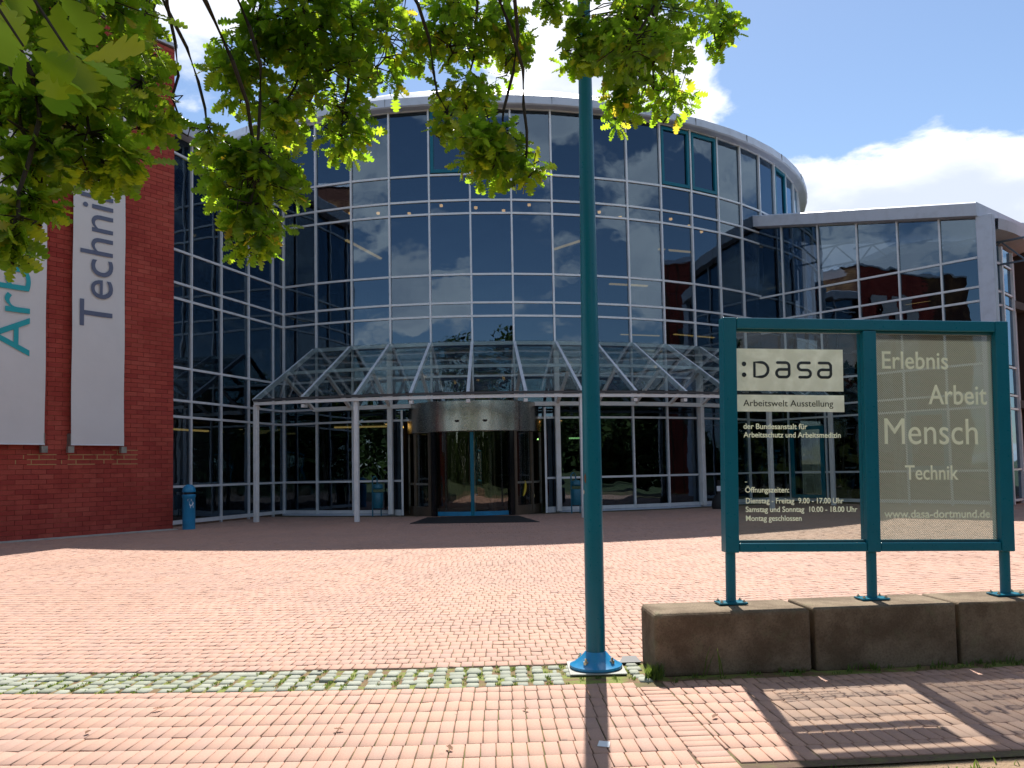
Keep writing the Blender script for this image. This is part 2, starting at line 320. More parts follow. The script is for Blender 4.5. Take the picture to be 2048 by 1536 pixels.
def emit_slabs(name, stuffname, mat, S, parent, keep=300, **kw):
    S = np.array(S); P = S[:, :3].copy(); A = S[:, 5]
    d = np.hypot(P[:, 0], P[:, 1] - 0.0); inview = np.array([1 if (-60 < (q := proj(p))[0] < 2108 and q[1] < 1600) else 0 for p in P])
    order = np.argsort(d + (1 - inview) * 1000); near = set(order[:keep].tolist())
    V, f = slab_arrays(P, S[:, 3], S[:, 4], A, S[:, 2], **kw)
    far = np.array([i for i in range(len(S)) if i not in near])
    if len(far):
        Vf = V[far].reshape(-1, 3); F = (f[None] + (np.arange(len(far)) * 12)[:, None, None]).reshape(-1, 4)
        tag(link(bpy.data.objects.new(stuffname, np_mesh(stuffname, Vf, F, mat)), parent), kind='stuff')
    cache = {}
    for i in order[:keep]:
        key = (round(S[i, 3], 3), round(S[i, 4], 3))
        if key not in cache:
            Vt, _ = slab_arrays(np.zeros((1, 3)), np.array([key[0]]), np.array([key[1]]), np.zeros(1), np.zeros(1), tilt=0.0, **{k: v for k, v in kw.items() if k != 'tilt'})
            cache[key] = np_mesh(name, Vt[0], f, mat)
        e = rng.normal(0, 0.0022, 2)
        mw = Matrix.Translation(Vector(P[i])) @ Matrix.Rotation(A[i], 4, 'Z') @ Matrix.Rotation(e[0], 4, 'X') @ Matrix.Rotation(e[1] * 1.5, 4, 'Y')
        link(bpy.data.objects.new(name, cache[key]), parent, mw)
S = []
def row(r0, r1, width, a0, a1, phase, gap_t, gap_r, zs=0.0009, cut=None):
    rm = (r0 + r1) / 2; n0 = math.ceil(a0 * rm / width - phase); n1 = math.floor(a1 * rm / width - phase)
    if cut is not None:                                             # cut paver against the border band
        ee = ((n1 + phase) * width / rm, a1) if cut else (a0, (n0 + phase) * width / rm); wd = (ee[1] - ee[0]) * rm
        if wd > 0.016: p = pol(rm, sum(ee) / 2); S.append((p.x, p.y, 0.0, wd / 2 - gap_t, (r1 - r0) / 2 - gap_r, sum(ee) / 2))
    for i in range(n0, n1):
        a = (i + 0.5 + phase) * width / rm + random.gauss(0, 0.0012) / rm; p = pol(rm, a)
        x, y, q = proj(p)
        if p.y < 0.5 or not (-160 < x < 2210 and y < 1760): continue
        S.append((p.x, p.y, random.gauss(0, zs), width / 2 - gap_t, (r1 - r0) / 2 - gap_r, a))
r = 38.95; ph = 0.0; wid = 0.096
while r > 17.6:
    dr = 0.158; ph += random.choice((0.0, 0.5, 0.12, -0.1, 0.5)) if r < 38 else random.choice((0, 0.5))
    row(r - dr, r, wid, R_(-62), R_(62), ph, 0.0035, 0.0025); r -= dr
r = 39.585; ph = 0.0; first = True
while r < 46.5:
    dr = 0.135 if first else 0.218
    if not first: ph += random.gauss(0, 0.03)
    row(r, r + dr, 0.0885, R_(-9), A_BORD0, ph, 0.0036, 0.0022, cut=True); 
    if r + dr < R_EDGE + 0.02: row(r, r + dr, 0.0885, A_BORD1, R_(10), ph + (0.5 if int(r * 9) % 2 else 0.1) + random.uniform(-.1, .1), 0.0045, 0.003, cut=False)
    first = False; r += dr
r = 39.722; am = (A_BORD0 + A_BORD1) / 2
while r < 46:                                                       # border band laid crosswise
    p = pol(r + 0.045, am); S.append((p.x, p.y, random.gauss(0, 0.0015), (A_BORD1 - A_BORD0) * r / 2 - 0.005, 0.042, am)); r += 0.0895
emit_slabs('paver', 'paver_field', 'paver', S, plaza, 300)
S = []; r = 38.985
for j in range(5):
    wr = 0.114
    n = int(9.6 / 0.125)
    for i in range(n):
        a = (-4.2 + i * 0.1245 + random.gauss(0, 0.011)) / 39.2
        if abs(pol(39.2, a).x - 0.606) < 0.19 and 0 < j < 5: continue
        if pol(39.3, a).x > 0.98: continue
        p = pol(r + wr / 2 + random.gauss(0, 0.004), a); S.append((p.x, p.y, 0.001 + random.gauss(0, 0.004), 0.046 + random.gauss(0, 0.007), wr / 2 - 0.006 + random.gauss(0, .002), a + random.gauss(0, 0.05)))
    r += wr
emit_slabs('sett', 'sett_strip', 'sett', S, plaza, 300, bev=0.011, depth=0.03, tilt=0.006)
# moss and weeds between setts, along the plinth, in the soil
def blades(name, spots, label=None, cat=None):
    V = []; F = []
    for (x, y, z, n, spr, h) in spots:
        for _ in range(n):
            bx, by = x + random.gauss(0, spr), y + random.gauss(0, spr); a = random.uniform(0, 6.28); hh = h * random.uniform(0.5, 1.2); ww = min(0.005, hh * random.uniform(0.1, 0.28) + 0.0015)
            lx, ly = math.cos(a) * hh * random.uniform(.1, .8), math.sin(a) * hh * random.uniform(.1, .8); b = len(V); px_, py_ = -math.sin(a) * ww, math.cos(a) * ww
            V += [(bx - px_, by - py_, z), (bx + px_, by + py_, z), (bx + lx * .5 + px_ * .9, by + ly * .5 + py_ * .9, z + hh * .6), (bx + lx * .5 - px_ * .9, by + ly * .5 - py_ * .9, z + hh * .6), (bx + lx, by + ly, z + hh)]
            F += [(b, b + 1, b + 2, b + 3), (b + 3, b + 2, b + 4)]
    mb = MB(); mb.v = V; mb.f = F; return mb.build(name, 'grass')
spots = []
for i in range(520):
    rr = 38.97 + random.random() * 0.6; k = random.randint(0, 76); a = (-4.2 + k * 0.1245 + 0.0622) / 39.2; p = pol(rr, a)
    if p.x < 0.95 and random.random() < 0.85: spots.append((p.x, p.y, -0.008, 9, 0.012, 0.016))
for i in range(150):
    a = random.uniform(-3.5, 6) / 40.; p = pol(random.uniform(39.6, 41.2), a); 
o = blades('joint_moss', spots); tag(o, 'green moss and tiny weeds in the joints of the grey sett strip', 'moss', kind='stuff')
spots = []
for i in range(46):
    a = R_(random.uniform(3.5, 8)); rr = 39.47 + abs(random.gauss(0, 0.05)); p = pol(rr, a); spots.append((p.x, p.y, 0, random.randint(3, 12), 0.02, random.uniform(0.02, 0.06)))
for i in range(6): p = pol(39.47, R_(3.48)); spots.append((p.x + random.gauss(0, .03), p.y + random.gauss(0, .02), 0, 22, 0.03, 0.10))
p = pol(39.5, R_(4.0)); spots += [(p.x, p.y, 0, 3, 0.01, 0.30), (p.x + .12, p.y, 0, 2, 0.01, 0.22)]
o = blades('weeds', spots); tag(o, 'green weeds growing along the foot of the stone plinth', 'weeds', kind='stuff')
spots = [(random.uniform(1.6, 4.5), random.uniform(3.2, 4.5), -0.03, random.randint(4, 14), 0.03, random.uniform(.02, .06)) for _ in range(150)]
spots = [s for s in spots if math.hypot(s[0] - CX, s[1] - CY) > R_EDGE + 0.06]
o = blades('grass_verge', spots); tag(o, 'sparse grass on sandy soil beyond the paving edge', 'grass', kind='stuff')

# ---------------------------------------------------------------- glazed walls
LV = [0.13, 1.21, 3.34, 3.84, 4.85, 6.98, 7.46, 8.48, 10.68, 11.16, 12.1, 14.5]
def pane(parent, a, b, z0, z1, outn, inset=0.03, mat='facade_glass', wob=0.0028, th=0.012):
    a, b = Vector(a), Vector(b); X = (b - a); L = X.length; X.normalize(); c = (a + b) / 2
    mb = MB().box((0, 0, 0), (L / 2 - 0.005, th, (z1 - z0) / 2 - 0.005))
    ax = Matrix((X, outn, ZUP)).transposed().to_4x4()
    mw = Matrix.Translation(Vector((c.x, c.y, (z0 + z1) / 2)) - outn * inset) @ ax @ Matrix.Rotation(random.gauss(0, wob), 4, 'X') @ Matrix.Rotation(random.gauss(0, wob), 4, 'Z')
    return mb.build('pane', mat, parent, mw)
def mullion(parent, p, outn, z0, z1, wd=0.075, dp=0.12):
    t = Vector((-outn.y, outn.x, 0)); c = Vector((p.x, p.y, (z0 + z1) / 2))
    return MB().box(c, (wd / 2, dp / 2, (z1 - z0) / 2), (t, outn, ZUP)).build('mullion', 'aluminium', parent)
def transom(parent, pts, z, ht=0.07, dp=0.09, shift=0.0):
    mb = MB()
    for (a, b, n) in pts:
        X = (b - a).normalized(); mb.box((a + b) / 2 + Vector((0, 0, z)) + n * (shift - 0.012), ((b - a).length / 2 + 0.004, dp / 2, ht / 2), (X, n, ZUP))
    return mb.build('transom', 'aluminium', parent)

rot = tag(empty('glass_rotunda', (CX, CY, 0)), 'tall curved glass rotunda with white grid frame and grey metal roof edge', 'building')
K0, K1 = -5.5, 14.5; ks = [K0 + i for i in range(int(K1 - K0) + 1)]
opening = {(-1.5, 10), (4.5, 10), (5.5, 10), (9.5, 10)}
for i, k in enumerate(ks):
    p = pol(RD, ang(k)); low = 0.0 if k < 8.3 else 9.0
    mullion(rot, p, rad(ang(k)), low, 14.55, 0.062)
    if k == K1: break
    n = rad(ang(k + 0.5)); a, b = pol(RD * 1.0, ang(k)), pol(RD, ang(k + 1))
    for j in range(len(LV) - 1):
        if k >= 8 and j < 8: continue
        if k in (-2.5, -1.5, -0.5, 0.5) and j == 0: pass
        if -2.5 <= k < 1.5 and j < 2 : continue                       # the revolving door stands here
        pn = pane(rot, a, b, LV[j] + 0.035, LV[j + 1] - 0.035, n)
        if (k, j) in opening:
            X = (b - a).normalized(); c = (a + b) / 2; hw = (b - a).length / 2 - 0.07; z0, z1 = LV[j] + 0.07, LV[j + 1] - 0.1
            mb = MB()
            for s in (-1, 1): mb.box(Vector((c.x, c.y, (z0 + z1) / 2)) + X * (s * (hw - 0.05)) + n * 0.02, (0.055, 0.04, (z1 - z0) / 2), (X, n, ZUP))
            for z in (z0 + 0.06, z1 - 0.06): mb.box(Vector((c.x, c.y, z)) + n * 0.023, (hw - 0.105, 0.04, 0.06), (X, n, ZUP))
            mb.build('casement_frame', 'teal', pn)
for j, z in enumerate(LV):
    for lo, hi in (((K0, -2.5), (1.5, K1)) if j < 2 else ((K0, K1),)):
        transom(rot, [(pol(RD, ang(k)), pol(RD, ang(k + 1)), rad(ang(k + .5))) for k in ks[:-1] if lo <= k < hi and not (k >= 8 and j < 8)], z, 0.07 if j else 0.12)
for lo, hi in ((K0, -2.5), (1.5, 8.5)):                              # sill plinth
    mb = MB()
    for k in ks[:14]:
        if not lo <= k < hi: continue
        a, b, n = pol(RD, ang(k)), pol(RD, ang(k + 1)), rad(ang(k + .5)); mb.box((a + b) / 2 + Vector((0, 0, 0.03)) + n * 0.03, ((b - a).length / 2, 0.07, 0.03), ((b - a).normalized(), n, ZUP))
    mb.build('sill', 'roof_metal', rot)
mb = MB(); A0, A1 = ang(-14.5), ang(22)                              # fascia, eave, low dome
fas = [(RD - 0.3, 14.5), (RD + 0.36, 14.5), (RD + 0.42, 14.54), (RD + 0.40, 14.83), (RD + 0.3, 14.88), (RD - 0.6, 14.95)]
n_b = 36
def ring(mb, prof, a0, a1, n):
    for i, (r, z) in enumerate(prof):
        pass
    b = len(mb.v)
    for r, z in prof:
        for k in range(n + 1): mb.v.append(tuple(pol(r, a0 + (a1 - a0) * k / n, z)))
    for i in range(len(prof) - 1):
        for k in range(n): mb.f.append((b + i * (n + 1) + k, b + i * (n + 1) + k + 1, b + (i + 1) * (n + 1) + k + 1, b + (i + 1) * (n + 1) + k))
ring(mb, fas, A0, A1, n_b); fascia = mb.build('fascia', 'roof_metal', rot, smooth=False)
mb = MB(); ring(mb, [(RD - 0.6, 14.94), (RD - 1.25, 15.75), (RD - 1.7, 16.02), (12, 16.4), (6, 16.8), (0.2, 16.9)], -math.pi, math.pi, 60); mb.build('roof', 'roof_metal', rot, smooth=True)
for k in range(int((22 + 14.5) / 2) + 1):
    a = ang(-14.5 + 2 * k); MB().box(pol(RD + 0.405, a, 14.69), (0.004, 0.012, 0.14), (tan(a), rad(a), ZUP)).build('fascia_seam', 'gutter', fascia)
# inside: floors, core, rear wall, trusses, railing, lamps
mb = MB(); ring(mb, [(0.2, 14.3), (RD - 0.15, 14.3), (RD - 0.15, 14.42), (0.2, 14.42)], -math.pi, math.pi, 60); mb.build('ceiling', 'interior_dark', rot)  # opaque disc, added to keep the rotunda interior dark
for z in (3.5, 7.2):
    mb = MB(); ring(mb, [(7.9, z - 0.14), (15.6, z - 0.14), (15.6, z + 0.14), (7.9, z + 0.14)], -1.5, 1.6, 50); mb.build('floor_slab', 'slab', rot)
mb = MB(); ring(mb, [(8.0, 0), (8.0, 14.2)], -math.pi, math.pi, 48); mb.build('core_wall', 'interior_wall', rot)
mb = MB(); ring(mb, [(RD - 0.25, 0), (RD - 0.25, 14.3)], ang(14.5), 2 * math.pi + ang(-5.6), 70); mb.build('rear_wall', 'interior_dark', rot)  # unseen back shell, added to stop sky light leaking in from behind
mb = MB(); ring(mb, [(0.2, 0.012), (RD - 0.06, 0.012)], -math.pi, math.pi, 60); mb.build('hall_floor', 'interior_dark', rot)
mb = MB()
for rr, z in ((14.6, 11.35), (14.6, 12.1), (13.6, 12.7)):
    for k in range(-8, 16): mb.bar(pol(rr, ang(k), z), pol(rr, ang(k + 1), z), 0.08, 0.08)
for k in range(-8, 16):
    mb.bar(pol(14.6, ang(k), 11.35), pol(14.6, ang(k + .5), 12.1), 0.05, 0.05); mb.bar(pol(14.6, ang(k + .5), 12.1), pol(14.6, ang(k + 1), 11.35), 0.05, 0.05); mb.bar(pol(14.6, ang(k), 12.1), pol(13.6, ang(k + .5), 12.7), 0.05, 0.05)
mb.build('roof_truss', 'truss', rot)
for z in (3.64, 7.34):
    mb = MB()
    for k in range(-7, 14):
        for f in range(8): mb.box(pol(15.5, ang(k + f / 8.), z + 0.5), (0.012, 0.012, 0.5))
        for h in (0.12, 1.0): mb.bar(pol(15.5, ang(k), z + h), pol(15.5, ang(k + 1), z + h), 0.05, 0.04)
    mb.build('railing', 'truss', rot)
mb = MB()
for k in range(-6, 14, 3):
    mb.tube([pol(14.0, ang(k + .3), 0), pol(14.0, ang(k + .3), 14.3)], 0.16, 12)
mb.build('inner_column', 'interior_wall', rot)
dl = MB().lathe((0, 0, 0), [(0.0, 0.0), (0.055, 0.0), (0.065, 0.02), (0.065, 0.08), (0, 0.08)], 14).mesh('downlight', 'lamp_warm')
for i, k in enumerate([-4.2, -3.3, -2.35, -1.4, -0.4, 0.4, 1.15, 3.3, 4.0, 5.9, 6.7, 7.3]): link(bpy.data.objects.new('downlight', dl), rot, Matrix.Translation(pol(14.9, ang(k), 11.52 - 0.12 * (i % 3))))
for i, k in enumerate([-3.2, -1.6, 0.3, 1.2, 2.0, 3.4]): link(bpy.data.objects.new('downlight', dl), rot, Matrix.Translation(pol(14.6 - (i % 2), ang(k), 3.33)))
for (r0, k0, r1, k1, z) in ((15.0, -4.3, 12.0, -4.4, 10.5), (15.0, 3.0, 13.0, 2.3, 10.4), (13.5, 4.2, 13.8, 5.6, 9.0), (13.0, 4.9, 13.4, 6.4, 7.06), (14.0, 6.6, 14.4, 8.4, 7.06), (14, 6.0, 14.4, 7.2, 10.55), (14.5, -5.0, 13.9, -3.4, 3.3), (13.0, -3.2, 12.5, -1.4, 3.3)):
    MB().bar(pol(r0, ang(k0), z), pol(r1, ang(k1), z), 0.11, 0.06).build('strip_light', 'lamp_strip', rot)
MB().bar(pol(13.5, ang(2.6), 2.72), pol(13.5, ang(3.1), 2.72), 0.3, 0.05).build('exit_light', 'lamp_green', rot)
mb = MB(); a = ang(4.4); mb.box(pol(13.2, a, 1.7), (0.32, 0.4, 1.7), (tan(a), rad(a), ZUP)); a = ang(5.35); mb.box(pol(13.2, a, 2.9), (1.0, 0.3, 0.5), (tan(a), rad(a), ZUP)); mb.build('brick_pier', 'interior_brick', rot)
a = ang(5.15); MB().box(pol(14.3, a, 2.95), (0.5, 0.1, 0.1), (tan(a), rad(a), ZUP)).build('air_curtain', 'white_steel', rot)

def wing(name, label, P0, P1, stops, levels, roof0, roof1, depth, inward, brick_in=True, capend=True):
    P0, P1 = Vector(P0), Vector(P1); X = (P1 - P0); L = X.length; X.normalize(); n = Vector((X.y, -X.x, 0))
    if n.dot(Vector((0, -1, 0)) + Vector(inward) * -1) < 0: n = -n
    o = tag(empty(name, (P0 + P1) / 2), label, 'building')
    zr = lambda t: roof0 + (roof1 - roof0) * t / L
    for t in stops: mullion(o, P0 + X * t, n, 0, zr(t), 0.058, 0.09)
    for i in range(len(stops) - 1):
        a, b = P0 + X * stops[i], P0 + X * stops[i + 1]; zt = min(zr(stops[i]), zr(stops[i + 1]))
        lv = [z for z in levels if z < zt - 0.5]
        for j in range(len(lv)):
            z0, z1 = lv[j], lv[j + 1] if j + 1 < len(lv) else None
            if z1: pane(o, a, b, z0 + 0.035, z1 - 0.035, n)
            else:                                                   # top pane under a raking eave
                za, zb = zr(stops[i]) - 0.05, zr(stops[i + 1]) - 0.05; q = [a - n * .03, b - n * .03]; th = n * 0.012
                vs = [q[0] + th + ZUP * (z0 + .035), q[1] + th + ZUP * (z0 + .035), q[1] + th + ZUP * zb, q[0] + th + ZUP * za]; vs += [v - th * 2 for v in vs]
                MB().add(vs, [(0, 1, 2, 3), (7, 6, 5, 4), (0, 4, 5, 1), (1, 5, 6, 2), (2, 6, 7, 3), (3, 7, 4, 0)]).build('pane', 'facade_glass', o)
    for z in levels:
        transom(o, [(P0 + X * stops[i], P0 + X * stops[i + 1], n) for i in range(len(stops) - 1)], z, 0.07 if z > 0.5 else 0.12)
    mb = MB(); e0, e1 = P0 - X * 0.1, P1 + X * 0.1                   # fascia and roof
    sec = [(0.32, 0.0), (0.36, 0.42), (0.30, 0.47), (-depth, 0.6), (-depth, 0.12), (-0.05, -0.02)]
    for (e, z) in ((e0, roof0), (e1, roof1)): mb.v += [tuple(e + n * s + ZUP * (z + h)) for s, h in sec]
    m_ = len(sec); mb.f += [(i, (i + 1) % m_, m_ + (i + 1) % m_, m_ + i) for i in range(m_)] + [tuple(range(m_ - 1, -1, -1)), tuple(range(m_, 2 * m_))]
    mb.build('roof', 'roof_metal', o)
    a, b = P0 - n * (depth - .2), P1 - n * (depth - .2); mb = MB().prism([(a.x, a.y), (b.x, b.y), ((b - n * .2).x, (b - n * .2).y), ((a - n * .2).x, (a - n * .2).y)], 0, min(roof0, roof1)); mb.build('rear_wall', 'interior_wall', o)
    for z in (3.55, 7.2):
        a, b, c, d = P0 - n * 0.9, P1 - n * 0.9, P1 - n * (depth - .3), P0 - n * (depth - .3); MB().prism([(q.x, q.y) for q in (a, b, c, d)], z - .14, z + .14).build('floor_slab', 'slab', o)
    mb = MB()
    for t in np.arange(0.4, L, 1.5):
        a, b = P0 + X * t - n * 1.6, P0 + X * (t + .75) - n * 1.6
        z = zr(t) - 1.5; mb.bar(a + ZUP * z, b + ZUP * (z + .8), .05, .05); mb.bar(b + ZUP * (z + .8), a + X * 1.5 + ZUP * z, .05, .05); mb.bar(a + ZUP * z, a + X * 1.5 + ZUP * z, .06, .06); mb.bar(a + ZUP * (z + .8), a + X * 1.5 + ZUP * (z + .8), .06, .06)
    mb.build('roof_truss', 'truss', o)
    return o, P0, X, n
lw, lP, lX, ln = wing('glass_wing', 'straight glass wing between the brick tower and the rotunda', (-8.38, 30.85, 0), (-10.62, 23.83, 0), [0.0, 0.32, 0.99, 2.45, 3.94, 5.41, 7.0], [0.13, 1.21, 3.34, 3.84, 4.85, 6.98, 7.46, 8.48, 11.5], 12.1, 12.1, 7.0, (-1, 0, 0))
for (t, z) in ((2.6, 3.15), (1.4, 3.15)): a = lP + lX * t - ln * 2.5; MB().bar(a + ZUP * z, a + lX * 1.1 + ZUP * z, .12, .06).build('strip_light', 'lamp_strip', lw)
a = lP + lX * 4.0 - ln * 3; MB().bar(a + ZUP * 8.2, a + lX * 1.0 + ZUP * 8.2, .12, .06).build('strip_light', 'lamp_strip', lw)
MB().tube([lP + lX * 0 + ln * .03, lP + ln * .03 + ZUP * 12.0], 0.055, 12).build('corner_post', 'aluminium', lw)
rw, rP, rX, rn = wing('glass_wing', 'glass wing with raking roof edge behind the sign frame', (10.28, 33.9, 0), (15.9, 27.56, 0), [0.0, 1.2, 2.75, 4.3, 5.8, 7.25, 8.47], [0.13, 1.2, 3.33, 3.8, 4.8, 6.92, 7.4, 8.4], 11.4, 9.75, 5.0, (1, 0, 0))
mb = MB(); mb.box(rP + rX * 8.72 + rn * 0.02 + ZUP * 4.88, (0.25, 0.16, 4.88), (rX, rn, ZUP)); mb.build('corner_pier', 'roof_metal', rw, bevel=0.02)
def teal_frame(parent, P, X, n, t0, t1, z0, z1):
    mb = MB()
    for t in (t0 + .06, t1 - .06): mb.box(P + X * t + n * .05 + ZUP * ((z0 + z1) / 2), (.07, .04, (z1 - z0) / 2), (X, n, ZUP))
    for z in (z0 + .06, z1 - .06): mb.box(P + X * ((t0 + t1) / 2) + n * .053 + ZUP * z, ((t1 - t0) / 2 - .13, .04, .07), (X, n, ZUP))
    mb.build('casement_frame', 'teal', parent)
teal_frame(rw, rP, rX, rn, 1.28, 2.67, 0.2, 3.0); teal_frame(rw, rP, rX, rn, 5.86, 7.2, 1.25, 3.3)
for t, z in ((2.0, 7.0), (3.4, 6.0), (5.0, 7.6)): a = rP + rX * t - rn * 2.4; MB().bar(a + ZUP * z, a + rX * .9 + ZUP * z, .1, .05).build('strip_light', 'lamp_strip', rw)

# rounded end pavilion beyond the pier
PX, PY, PR = 13.35, 33.35, 6.15
pav = tag(empty('end_pavilion', (PX, PY, 0)), 'narrow rounded glass end bay at the right edge with overhanging eave', 'building')
pa = lambda r, a, z=0.: Vector((PX + r * math.sin(a), PY - r * math.cos(a), z))
pan = [R_(27 + 12 * i) for i in range(9)]
for i, a in enumerate(pan):
    mullion(pav, pa(PR, a), rad(a), 0, 9.0, 0.09, 0.14)
    if i < 8:
        n = rad((a + pan[i + 1]) / 2)
        for j in range(7): pane(pav, pa(PR, a), pa(PR, pan[i + 1]), LV[j] + .035, LV[j + 1] - .035, n)
        pane(pav, pa(PR, a), pa(PR, pan[i + 1]), 8.5, 9.0, n)
for z in (0.13, 1.2, 3.33, 3.8, 4.8, 6.92, 7.4, 8.4): transom(pav, [(pa(PR, pan[i]), pa(PR, pan[i + 1]), rad((pan[i] + pan[i + 1]) / 2)) for i in range(8)], z)
mb = MB(); n_ = 20
prof = [(PR - .6, 9.02), (PR + .5, 9.36), (PR + .53, 9.72), (PR - .4, 9.9)]; b = 0
for r_, z in prof:
    for k in range(n_ + 1): a = R_(29) + R_(103) * k / n_; mb.v.append(tuple(pa(r_, a, z + 0.0)))
for i in range(3):
    for k in range(n_): mb.f.append((i * (n_ + 1) + k, i * (n_ + 1) + k + 1, (i + 1) * (n_ + 1) + k + 1, (i + 1) * (n_ + 1) + k))
mb.build('eave', 'roof_metal', pav, smooth=True)
mb = MB(); mb.lathe((PX, PY, 0), [(0.1, 9.6), (PR - .3, 9.5)], 20, R_(50), R_(140)); mb.build('roof', 'roof_metal', pav)
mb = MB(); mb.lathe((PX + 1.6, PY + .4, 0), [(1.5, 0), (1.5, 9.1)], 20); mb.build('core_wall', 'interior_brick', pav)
# far glass block at the right edge
fb = tag(empty('office_block', (27, 40, 0)), 'blue glass block far behind at the right edge', 'building')
P0, P1 = Vector((21.0, 39.5, 0)), Vector((35.0, 41.5, 0)); X = (P1 - P0).normalized(); n = Vector((X.y, -X.x, 0))
for i in range(9):
    mullion(fb, P0 + X * (i * 1.75), n, 0, 12.9, 0.12)
    if i < 8:
        for z0, z1 in ((.2, 1.3), (1.3, 3.6), (3.6, 5.2), (5.2, 7.3), (7.3, 8.6), (8.6, 10.8), (10.8, 12.6)): pane(fb, P0 + X * (i * 1.75), P0 + X * (i * 1.75 + 1.75), z0 + .04, z1 - .04, n)
for z in (.2, 1.3, 3.6, 5.2, 7.3, 8.6, 10.8, 12.6): transom(fb, [(P0 + X * (i * 1.75), P0 + X * (i * 1.75 + 1.75), n) for i in range(8)], z, .12)
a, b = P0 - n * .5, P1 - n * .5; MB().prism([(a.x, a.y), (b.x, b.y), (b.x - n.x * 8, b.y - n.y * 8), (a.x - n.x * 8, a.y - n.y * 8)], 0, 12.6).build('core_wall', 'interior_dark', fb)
a, b = P0 + n * .3, P1 + n * .3; MB().prism([(a.x, a.y), (b.x, b.y), (b.x - n.x * 9, b.y - n.y * 9), (a.x - n.x * 9, a.y - n.y * 9)], 12.7, 13.1).build('roof', 'roof_metal', fb)

# ---------------------------------------------------------------- entrance canopy
can = tag(empty('entrance_canopy', pol(18.5, ang(1.5))), 'curved glass canopy on white steel frame over the entrance', 'canopy')
kc = [-4.5 + i for i in range(13)]; RI, RO, ZT, ZO = RD + 0.16, 20.25, 5.98, 3.9
RM, ZM = (RI + RO) / 2, (ZT + ZO) / 2
for k in kc:
    a = ang(k); MB().bar(pol(RI, a, ZT), pol(RO, a, ZO), 0.10, 0.15, tuple(tan(a).cross((pol(RO, a, ZO) - pol(RI, a, ZT)).normalized()))).build('rafter', 'aluminium', can)
    MB().bar(pol(RM + .05, a, ZM - .12), pol(RI + .1, a, 3.86), 0.11, 0.09).build('strut', 'white_steel', can)
    MB().box(pol(RO - 0.12, a, ZO - 0.22), (0.06, 0.1, 0.05), (tan(a), rad(a), ZUP)).build('bracket', 'white_steel', can)
for (rr, z, wd, ht, mat, nm, sh) in ((RI, ZT, .09, .12, 'aluminium', 'ridge_rail', 0), (RM, ZM + .03, .09, .10, 'aluminium', 'purlin', 0), (RO + .02, ZO + .02, .10, .07, 'gutter', 'eaves_gutter', 0), (RO - .02, ZO - .09, .09, .10, 'white_steel', 'eaves_beam', 0), (RI + .06, 3.82, .12, .14, 'white_steel', 'wall_beam', 0)):
    mb = MB()
    for k in kc[:-1]: mb.bar(pol(rr, ang(k), z), pol(rr, ang(k + 1), z), wd, ht)
    mb.build(nm, mat, can)
for k in kc[:-1]:
    for (r0, z0, r1, z1) in ((RI, ZT, RM, ZM), (RM, ZM, RO, ZO)):
        q = [pol(r0, ang(k) + .003, z0), pol(r0, ang(k + 1) - .003, z0), pol(r1, ang(k + 1) - .003, z1), pol(r1, ang(k) + .003, z1)]
        nn = (q[1] - q[0]).cross(q[3] - q[0]).normalized(); nn = nn if nn.z > 0 else -nn
        vs = [v + nn * .10 for v in q] + [v + nn * .088 for v in q]
        MB().add(vs, [(0, 1, 2, 3), (7, 6, 5, 4), (0, 4, 5, 1), (1, 5, 6, 2), (2, 6, 7, 3), (3, 7, 4, 0)]).build('pane', 'canopy_glass', can)
for k in (-4.5, -2.5, 1.5, 5.5, 7.5):
    a = ang(k); MB().box(pol(RO - .1, a, (ZO - .12) / 2), (.07, .07, (ZO - .12) / 2), (tan(a), rad(a), ZUP)).build('post', 'white_steel', can, bevel=0.012)
for k in (-2.5, 1.5, 5.5):
    a = ang(k); MB().box(pol(RI + .02, a, ZT / 2), (.085, .085, ZT / 2 - .05), (tan(a), rad(a), ZUP)).build('wall_post', 'white_steel', can, bevel=0.012)

# ---------------------------------------------------------------- revolving door
DX, DY, DR = -1.36, 29.86, 2.36
dr = tag(empty('revolving_door', (DX, DY, 0)), 'round revolving door drum with polished steel header under the canopy', 'door')
da = lambda r, a, z=0.: Vector((DX + r * math.sin(a), DY - r * math.cos(a), z))
def dring(prof, a0, a1, n=24):
    mb = MB(); mb.lathe((DX, DY, 0), prof, n, a0, a1); return mb
H0, H1 = 2.84, 3.88
prof = [(DR - .35, H0), (DR + .03, H0), (DR + .05, H0 + .02), (DR + .05, H1 - .02), (DR + .03, H1), (DR - .35, H1)]
for a0, a1 in ((-95, -45), (-45, 41.6), (42.0, 95)): dring(prof, R_(a0), R_(a1), 22).build('header_panel', 'steel', dr, smooth=True) if a0 != -45 else globals().__setitem__('hdr', dring(prof, R_(a0), R_(a1), 22).build('header_panel', 'steel', dr, smooth=True))
dring([(.05, H1 - .02), (DR, H1 - .02)], -math.pi, math.pi, 40).build('top', 'gutter', dr)
dring([(.05, H0 + .05), (DR, H0 + .05)], -math.pi, math.pi, 40).build('soffit', 'black_matte', dr)
for a in (-11.5, 11.0):
    mb = MB(); c = da(DR + .05, R_(a), 3.2)
    mb.lathe((0, 0, 0), [(0.0, -.055), (.05, -.045), (.075, -.02), (.08, .02), (0, .025)], 14); mb.build('sensor', 'black_gloss', hdr, Matrix.Translation(c), smooth=True)
